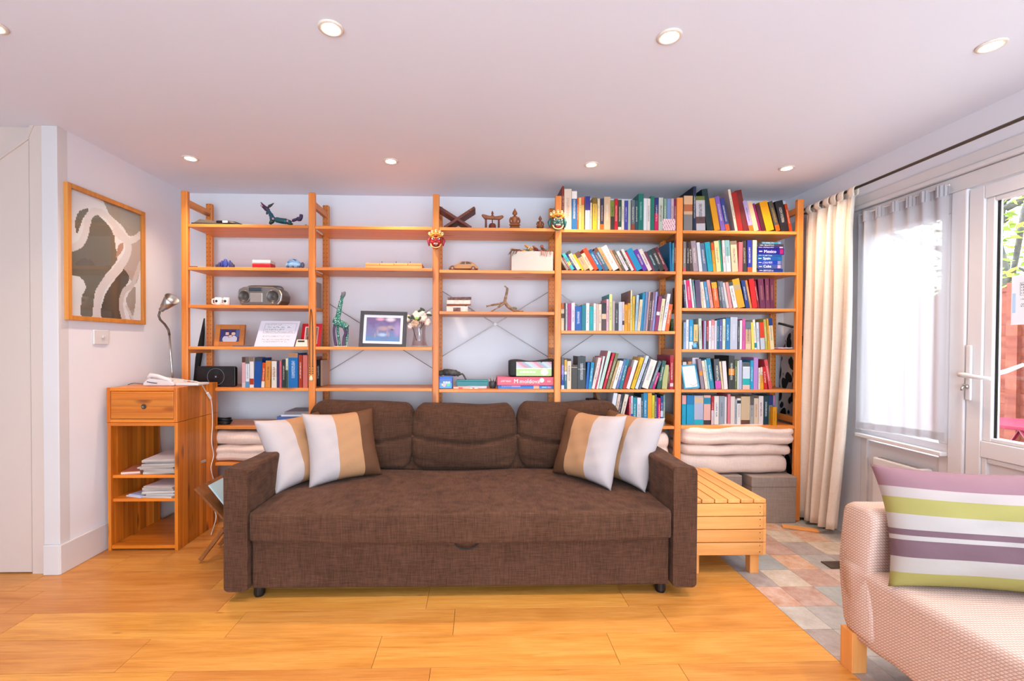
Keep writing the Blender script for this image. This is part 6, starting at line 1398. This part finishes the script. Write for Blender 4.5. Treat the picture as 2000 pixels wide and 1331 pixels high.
row(5, 2, 1310, 530, 6.897, 490, 'on third shelf of the bay by the curtain', G('on the third shelf of the bay by the curtain'), [
 (166, 184, 190, '8a5a44', {'y': .06, 'd': .18}), (186, 212, 180, '40405c', {'t': 168}), (214, 234, 120, 'ece4ea', {'t': 180}), (236, 286, 125, 'e04070', {'t': 204}), (294, 320, 105, 'ece8e4', {'t': 250}), (322, 346, 115, '6c949c', {'t': 286}), (348, 416, 120, '584868', {'t': 324, 'i': 'c8a0b0'}), (420, 446, 145, 'e4d0b8', {'t': 374}), (448, 482, 145, 'ecdcd0', {'t': 402}), (486, 532, 140, '5c90b8', {'t': 440}), (538, 580, 120, 'e8a49c', {'t': 482}), (588, 660, 150, 'e06830', {'t': 545, 'b': [(.78, 1, 'e8a820')]}), (664, 700, 130, '4c4c54', {'t': 628}), (704, 750, 140, '788090', {'t': 655}), (754, 790, 155, 'd4c8c4', {'t': 692}), (794, 832, 150, 'e89c9c', {'t': 735}), (848, 906, 150, 'ece4e0', {'t': 776, 'b': [(.86, 1, '3c5458')]}), (910, 1006, 105, 'eca834', {'t': 824, 'b': [(.62, .80, 'b8a480')], 'T': None}), (1014, 1066, 125, '2c4080', {'t': 945}), (1068, 1098, 125, 'c8905c', {'t': 1000}), (1102, 1170, 105, 'd83838', {'t': 1050, 'T': None}), (1174, 1202, 130, '84202c', {'t': 1116}), (1206, 1280, 105, '703454', {'t': 1172, 'i': 'b88878'}), (1282, 1340, 100, '703450', {'t': 1266, 'i': 'b88878'}), (1342, 1398, 100, '6c304c', {'t': 1336, 'i': 'b88878'})])
row(5, 3, 1310, 530, 6.897, 1045, 'on fourth shelf of the bay by the curtain', G('on the fourth shelf of the bay by the curtain'), [
 (170, 204, 690, '90b0d8', {'c': '98a050'}), (206, 240, 655, 'ece6ee'), (246, 300, 655, '1894c8', {'b': [(0, .25, 'e0e8f0')]}), (306, 366, 720, 'e4c88c', {'c': '28282c'}), (384, 424, 640, 'c8d0c4', {'t': 374}), (430, 446, 670, '88305c'), (448, 474, 670, 'a8b0cc'), (478, 506, 670, 'a8343c', {'b': [(0, .3, '2c2428')]}), (510, 542, 668, 'ece4f0'), (546, 586, 655, 'ecd4d8', {'b': [(.8, 1, 'e89090')], 'i': '302828'}), (590, 618, 668, 'dcd4e4'), (620, 650, 655, '206c84'), (652, 692, 650, '60609c'), (696, 734, 645, 'd8e0c8'), (738, 796, 630, '2878a8', {'i': 'd0e8f4'}), (800, 896, 620, 'c4c6d4', {'i': 'e0e0ec'}), (902, 926, 670, '54545c'), (930, 958, 665, 'ecece8'), (960, 1002, 645, 'dc70a8'), (1006, 1080, 680, 'd4b090', {'b': [(.72, 1, '6c7884'), (.0, .2, 'e0c8a8')]}), (1092, 1128, 690, 'e8dc78', {'t': 1080}), (1130, 1162, 655, 'ece8dc', {'t': 1104, 'b': [(.05, .22, '3c8ca0')]}), (1166, 1200, 690, 'd8e0ec', {'t': 1150}), (1214, 1272, 690, 'c8ccd4', {'t': 1192, 'b': [(.42, 1, 'e0503c')]}), (1276, 1310, 650, 'b8b068', {'t': 1248}), (1314, 1338, 645, 'e4ac40', {'t': 1290}), (1342, 1396, 632, 'ecd8b0', {'t': 1312, 'b': [(.76, 1, '24407c')]})])
row(5, 4, 1310, 680, 6.897, 550, 'on fifth shelf of the bay by the curtain', G('on the fifth shelf of the bay by the curtain'), [
 (160, 208, 190, 'e0dcdc', {'y': .03}), (212, 226, 215, 'c88c6c', {'y': .03}), (230, 280, 185, 'dc9868', {'y': .035}), (288, 376, 135, 'e4dce8', {'y': .035}), (412, 456, 150, '94808c', {'t': 362, 'b': [(.45, .6, 'dc9040')]}), (468, 506, 175, 'ecdcc8', {'t': 414}), (508, 530, 160, 'b0d0d0', {'t': 455}), (534, 590, 140, '0c84a4', {'t': 478}), (604, 680, 150, '4c4c54', {'t': 578, 'b': [(0, .27, 'cc64b0')]}), (690, 714, 185, 'ecd4a8', {'t': 652}), (718, 770, 180, 'e8dcdc', {'t': 692}), (778, 856, 105, '34302e', {'b': [(.42, .61, 'e08c30')], 'd': .2}), (860, 894, 165, '586438'), (896, 914, 175, 'e4e8e0'), (916, 956, 165, 'b8b8d4', {'i': '585878'}), (968, 1066, 195, 'e8ece8', {'b': [(.84, 1, '54585c'), (.42, .80, 'd4d8e0'), (.16, .40, '14b0b0'), (0, .15, 'ecc4b4')], 'T': None}), (1070, 1112, 170, '0c9cc4'), (1115, 1174, 130, 'bc90c8', {'T': None}), (1180, 1204, 270, 'ecdcc8'), (1206, 1252, 260, 'eca41c', {'b': [(.66, 1, 'e4d4c8')]}), (1256, 1304, 255, 'cc3434', {'t': 1236}), (1324, 1370, 160, 'd46468', {'t': 1256, 'i': 'f0dcdc'})])
row(5, 5, 1310, 680, 6.897, 1000, 'on lowest shelf of the bay by the curtain', G('on the lowest book shelf by the curtain'), [
 (150, 206, 640, '18a0c0', {'b': [(.70, 1, 'e4a8a4')], 'T': None}), (214, 312, 640, '14a0c8', {'b': [(.68, 1, '1c7cb4')], 'T': None}), (315, 438, 645, 'b8b8cc', {'b': [(.74, .95, 'dcbc9c'), (0, .17, '14b0c4')], 'T': None}), (444, 536, 640, 'ecb8ac', {'b': [(.70, .92, '1c88a8'), (0, .15, '38343c')], 'T': None}), (545, 580, 650, 'b83438', {'b': [(0, .5, 'd8c8cc')]}), (584, 646, 650, 'ece4dc'), (650, 722, 650, '98a0a8', {'i': '404854'}), (724, 752, 660, 'e8dcdc'), (764, 802, 625, 'e48c94', {'T': None}), (805, 862, 655, 'ecd8d0'), (865, 890, 690, 'a8b4bc'), (892, 942, 680, 'ece4e0', {'b': [(.8, .92, '2c2828')]}), (945, 1066, 655, 'd8bc9c', {'b': [(0, .16, '6c4838')], 'i': 'f0e4d4'}), (1068, 1116, 650, 'acaca8', {'b': [(.68, 1, '64605c')]}), (1120, 1180, 680, 'e4ccb4', {'i': 'b05048'}), (1183, 1246, 650, 'ece0dc'), (1250, 1316, 640, '143c48', {'i': 'f0f4f4'}), (1320, 1372, 640, '7c8468', {'b': [(.66, 1, '24386c'), (.44, .62, '8c98b0')], 'T': None}), (1376, 1400, 640, 'c090c4', {'b': [(.0, .65, '5c90d0')], 'y': .03})], Yb=YS+.045)
z = SH[5][5]; o = book(q6(1386, 0)[0], q6(1436, 0)[0]-q6(1386, 0)[0], q6(0, 780)[1]-q6(0, 1030)[1], .12, YS+.008, z+.0006, 0, 'e0a050', (), '7a5020', None, True, (.25, .8))
tag(o, 'small orange paperback standing at the front right shelf end', 'book')
# books lying flat: guide books beside the curtain, a stack behind the right sofa cushions
def flat(x0, x1, Y, z, h, d, col, label, group, ink=None, word=None, tail=None):
    m_ = MB(); m_.box(x0, x1, Y, Y+d, 0, h*.10, col).box(x0, x1, Y, Y+d, h*.90, h, col)
    a = x0+(x1-x0)*.0
    m_.box(x0, x1, Y, Y+.003, h*.10, h*.90, col)
    if ink and not word: m_.quad((x0+(x1-x0)*.22, Y-.0004, h*.25), (x0+(x1-x0)*.62, Y-.0004, h*.25), (x0+(x1-x0)*.62, Y-.0004, h*.75), (x0+(x1-x0)*.22, Y-.0004, h*.75), col, ink, 1.0)
    m_.quad((x0+(x1-x0)*.06, Y-.0004, h*.42), (x0+(x1-x0)*.18, Y-.0004, h*.42), (x0+(x1-x0)*.18, Y-.0004, h*.60), (x0+(x1-x0)*.06, Y-.0004, h*.60), 'e8e4f0')
    if tail: m_.quad((x0+(x1-x0)*.84, Y-.0004, h*.1), (x0+(x1-x0)*.97, Y-.0004, h*.1), (x0+(x1-x0)*.97, Y-.0004, h*.9), (x0+(x1-x0)*.84, Y-.0004, h*.9), tail)
    m_.v = [Vector((p.x, p.y, p.z+z)) for p in m_.v]
    o = m_.build('book', 'book_print', None, loc=((x0+x1)/2, Y, z)); tag(o, label, 'book', group)
    p = MB().box(x0+.003, x1-.001, Y+.003, Y+d-.002, z+h*.10+.0002, z+h*.90-.0002).build('pages', 'page_edge', o)
    if word: text('lettering', word, min(h*.92, .030), 'white_ink', o, at((x0+(x1-x0)*.24, Y-.0008, z+h*.26), FRONT))
    return o
z = SH[5][1]+.0006; Yg = YS+.006
def q4(x, y): q = atY(1310+x/6.897, 355+y/6.897, Yg); return (q.x, q.z)
GS = [(1195, 1530, 1160, '28408c', 'lowest of the flat guide book stack by the curtain', None), (1185, 1505, 1104, '5060a0', 'slate blue guide book titled Cuba in the flat stack', 'Cuba'), (1180, 1510, 1050, '3048b0', 'third guide book from below in the flat stack', None), (1178, 1515, 995, '1058a8', 'bright blue guide book titled Spain in the flat stack', 'Spain'), (1180, 1510, 966, '145098', 'thin blue guide book just above Spain in the stack', None), (1184, 1545, 885, '30308c', 'dark blue guide book titled Mexico in the flat stack', 'Mexico'), (1176, 1535, 858, '34307c', 'thin navy guide book just above Mexico in the stack', None), (1196, 1535, 826, '3c3444', 'second from top of the flat guide book stack', None), (1235, 1500, 796, '4088a8', 'teal topmost guide book of the flat stack', None)]
zz = z
for xa, xb, yt, c, lab, word in GS:
    top = q4(0, yt)[1]; h = max(.006, top-zz-.0005)
    flat(q4(xa, 0)[0], q4(xb, 0)[0], Yg+random.uniform(0, .006), zz, h, .13, c, lab, 'guide books in a flat stack by the curtain', 'e8e8f4', word, {'Mexico': 'a83c70', 'Spain': '2c70a8'}.get(word, random.choice([None, 'c8b0c8', '8c94b8']))); zz += h+.0005
z = SH[4][4]+.0006
def q3(x, y, YY=3.22): q = atY(1080+x/7.396, 670+y/7.396, YY); return (q.x, q.z)
tops = [1070, 990, 930, 880, 850, 832]; cs = ['6a5a58', 'd8d0d0', '5a4048', 'c8b8b4', '4a3430', '604a48']; zz = z
for k, (yt, c) in enumerate(zip(tops, cs)):
    h = q3(0, yt)[1]-zz-.0005
    flat(q3(545+6*(k % 2), 0)[0], q3(695 if k > 2 else 770, 0)[0], 3.22, zz, h, .16, c, ('bottom', 'second', 'third', 'fourth', 'fifth', 'top')[k]+' book from below of the flat stack above the right back cushion', 'flat stack of books behind the sofa', 'e0d8d0'); zz += h+.0005
hb = thing('magazine_holder', (q3(770, 0)[0], 3.36, z), 'tan cardboard magazine holder behind the sofa back cushion', 'magazine file')
MB().prism([(3.30, z), (3.47, z), (3.47, q3(0, 730)[1]), (3.42, q3(0, 730)[1]), (3.30, q3(0, 900)[1])], 'X', q3(715, 0)[0], q3(800, 0)[0]-.02).build('case', plain('card_tan', 'c09870', .7), hb)
# ------------------------------------------------------------------ garden outside the patio door
speckle('paving', '9c9288', 'b8aea4', 6, .9, .2)
struct(box('ground', 'paving', (XR+.145, 30, -14, 30, -.25, -.12)))
speckle('fence_wood', '642c1e', '7c4030', 14, .8, .2, (1, .15, 1))
fe = thing('garden_fence', (5.2, 4.2, -.12), 'red brown overlap board garden fence beyond the patio door', 'fence')
bm0 = None
for pnl in range(-3, 3):
    y0 = 4.27+pnl*1.86
    for k in range(17):
        z0 = -.10+k*.111
        if bm0 is None:
            o = MB(at((0, 0, 0), RY(-6))).box(0, .014, 0, 1.76, 0, .128).build('board', 'fence_wood', fe, loc=(0, 0, 0)); bm0 = o
        else: o = bm0.copy(); C.objects.link(o)
        o.location = Vector((5.2, y0+.05, z0)) - WL[fe.name]
    box('fence_post', 'fence_wood', (5.15, 5.25, y0-.05, y0+.045, -.12, 1.88), fe)
    box('capping', 'fence_wood', (5.17, 5.24, y0+.05, y0+1.81, 1.80, 1.84), fe)
def tree(x, y, h, seed, label, n=2600):
    random.seed(seed)
    tr = thing('tree', (x, y, -.12), label, 'tree', 'trees beyond the garden fence')
    speckle('bark_grey', '4c4844', '68625c', 10, .9, .4) if 'bark_grey' not in MATS else None
    top = (x+.3, y+.2, h)
    MB().tube(smooth3([(x, y, -.12), (x+.08, y, h*.3), (x-.05, y+.1, h*.6), top]), [.16]*6+[.13]*6+[.09]*6+[.04], 10).build('trunk', 'bark_grey', tr, smooth=True)
    ends = []
    for k in range(13):
        z0 = h*random.uniform(.28, .85); a = random.uniform(0, 6.28); L = random.uniform(.9, 1.9)
        q = (x+L*math.cos(a), y+L*math.sin(a), z0+random.uniform(.2, 1.0)); m = (x+.5*L*math.cos(a), y+.5*L*math.sin(a), z0+.15)
        MB().tube(smooth3([(x, y, z0-.2), m, q]), [.05]*6+[.03]*6+[.012], 6).build('branch', 'bark_grey', tr, smooth=True); ends += [m, q]
    lv = MB(); cols = ['78863a', '94a052', 'a8a244', '667a38', 'b4a858', '829048']
    for k in range(n):
        c = random.choice(ends); p = Vector((c[0]+random.gauss(0, .45), c[1]+random.gauss(0, .45), c[2]+random.gauss(0, .38))); s = random.uniform(.04, .085)
        a = Vector((random.gauss(0, 1), random.gauss(0, 1), random.gauss(0, 1))).normalized(); b = a.orthogonal().normalized()
        lv.add([p-a*s, p+b*s*.5, p+a*s, p-b*s*.5], [(0, 1, 2, 3)], random.choice(cols))
    tag(lv.build('foliage', 'leaf_print', tr), kind='stuff')
t = NT('leaf_print'); col = t.n('Attribute', _attribute_name='Col').outputs['Color']
a_ = t.n('BsdfTranslucent', Color=col); b_ = t.n('BsdfDiffuse', Color=col); ms = t.n('MixShader', i0=.5, i1=a_.outputs[0], i2=b_.outputs[0]); t.t.links.new(ms.outputs[0], t.out.inputs[0]); keep('leaf_print', t)
p = atX(1962, 520, 7.6)
tree(p.x, p.y, 4.6, 4, 'yellow green garden tree with a grey trunk beyond the fence')
tree(8.6, 5.2, 5.0, 9, 'leafy pale green tree right of the grey trunked tree')
plain('red_enamel', '8c1c38', .35)
gt = thing('garden_table', (4.15, 3.35, -.12), 'small round pink red metal garden table on the patio', 'garden table')
MB().lathe([(.30, .69), (.31, .70), (.31, .715), (.0, .716)], (4.15, 3.35, -.04), 32).build('top', 'red_enamel', gt, smooth=False)
for s in (-1, 1):
    for e in (-1, 1): MB().tube([(4.15+s*.22, 3.35+e*.16, .65), (4.15-s*.05, 3.35+e*.16, .30), (4.15-s*.24, 3.35+e*.16, -.118)], .011, 8).build('leg', 'red_enamel', gt, smooth=True)
gc = thing('garden_chair', (4.35, 3.95, -.12), 'pink red folding metal garden chair behind the table', 'garden chair')
for e in (-.18, .18):
    MB().tube([(4.35+e, 3.80, -.118), (4.35+e, 4.02, .36), (4.35+e, 4.14, .74)], .010, 8).build('frame_tube', 'red_enamel', gc); MB().tube([(4.35+e*.9, 4.16, -.118), (4.35+e*.9, 3.80, .34)], .010, 8).build('leg', 'red_enamel', gc)
for k in range(5): box('seat_slat', 'red_enamel', (4.17, 4.53, 3.78+k*.06, 3.82+k*.06, .345, .36), gc)
for k in range(2): MB().box(4.17, 4.53, 4.07+k*.035, 4.085+k*.035, .55+k*.10, .61+k*.10).build('back_slat', 'red_enamel', gc)
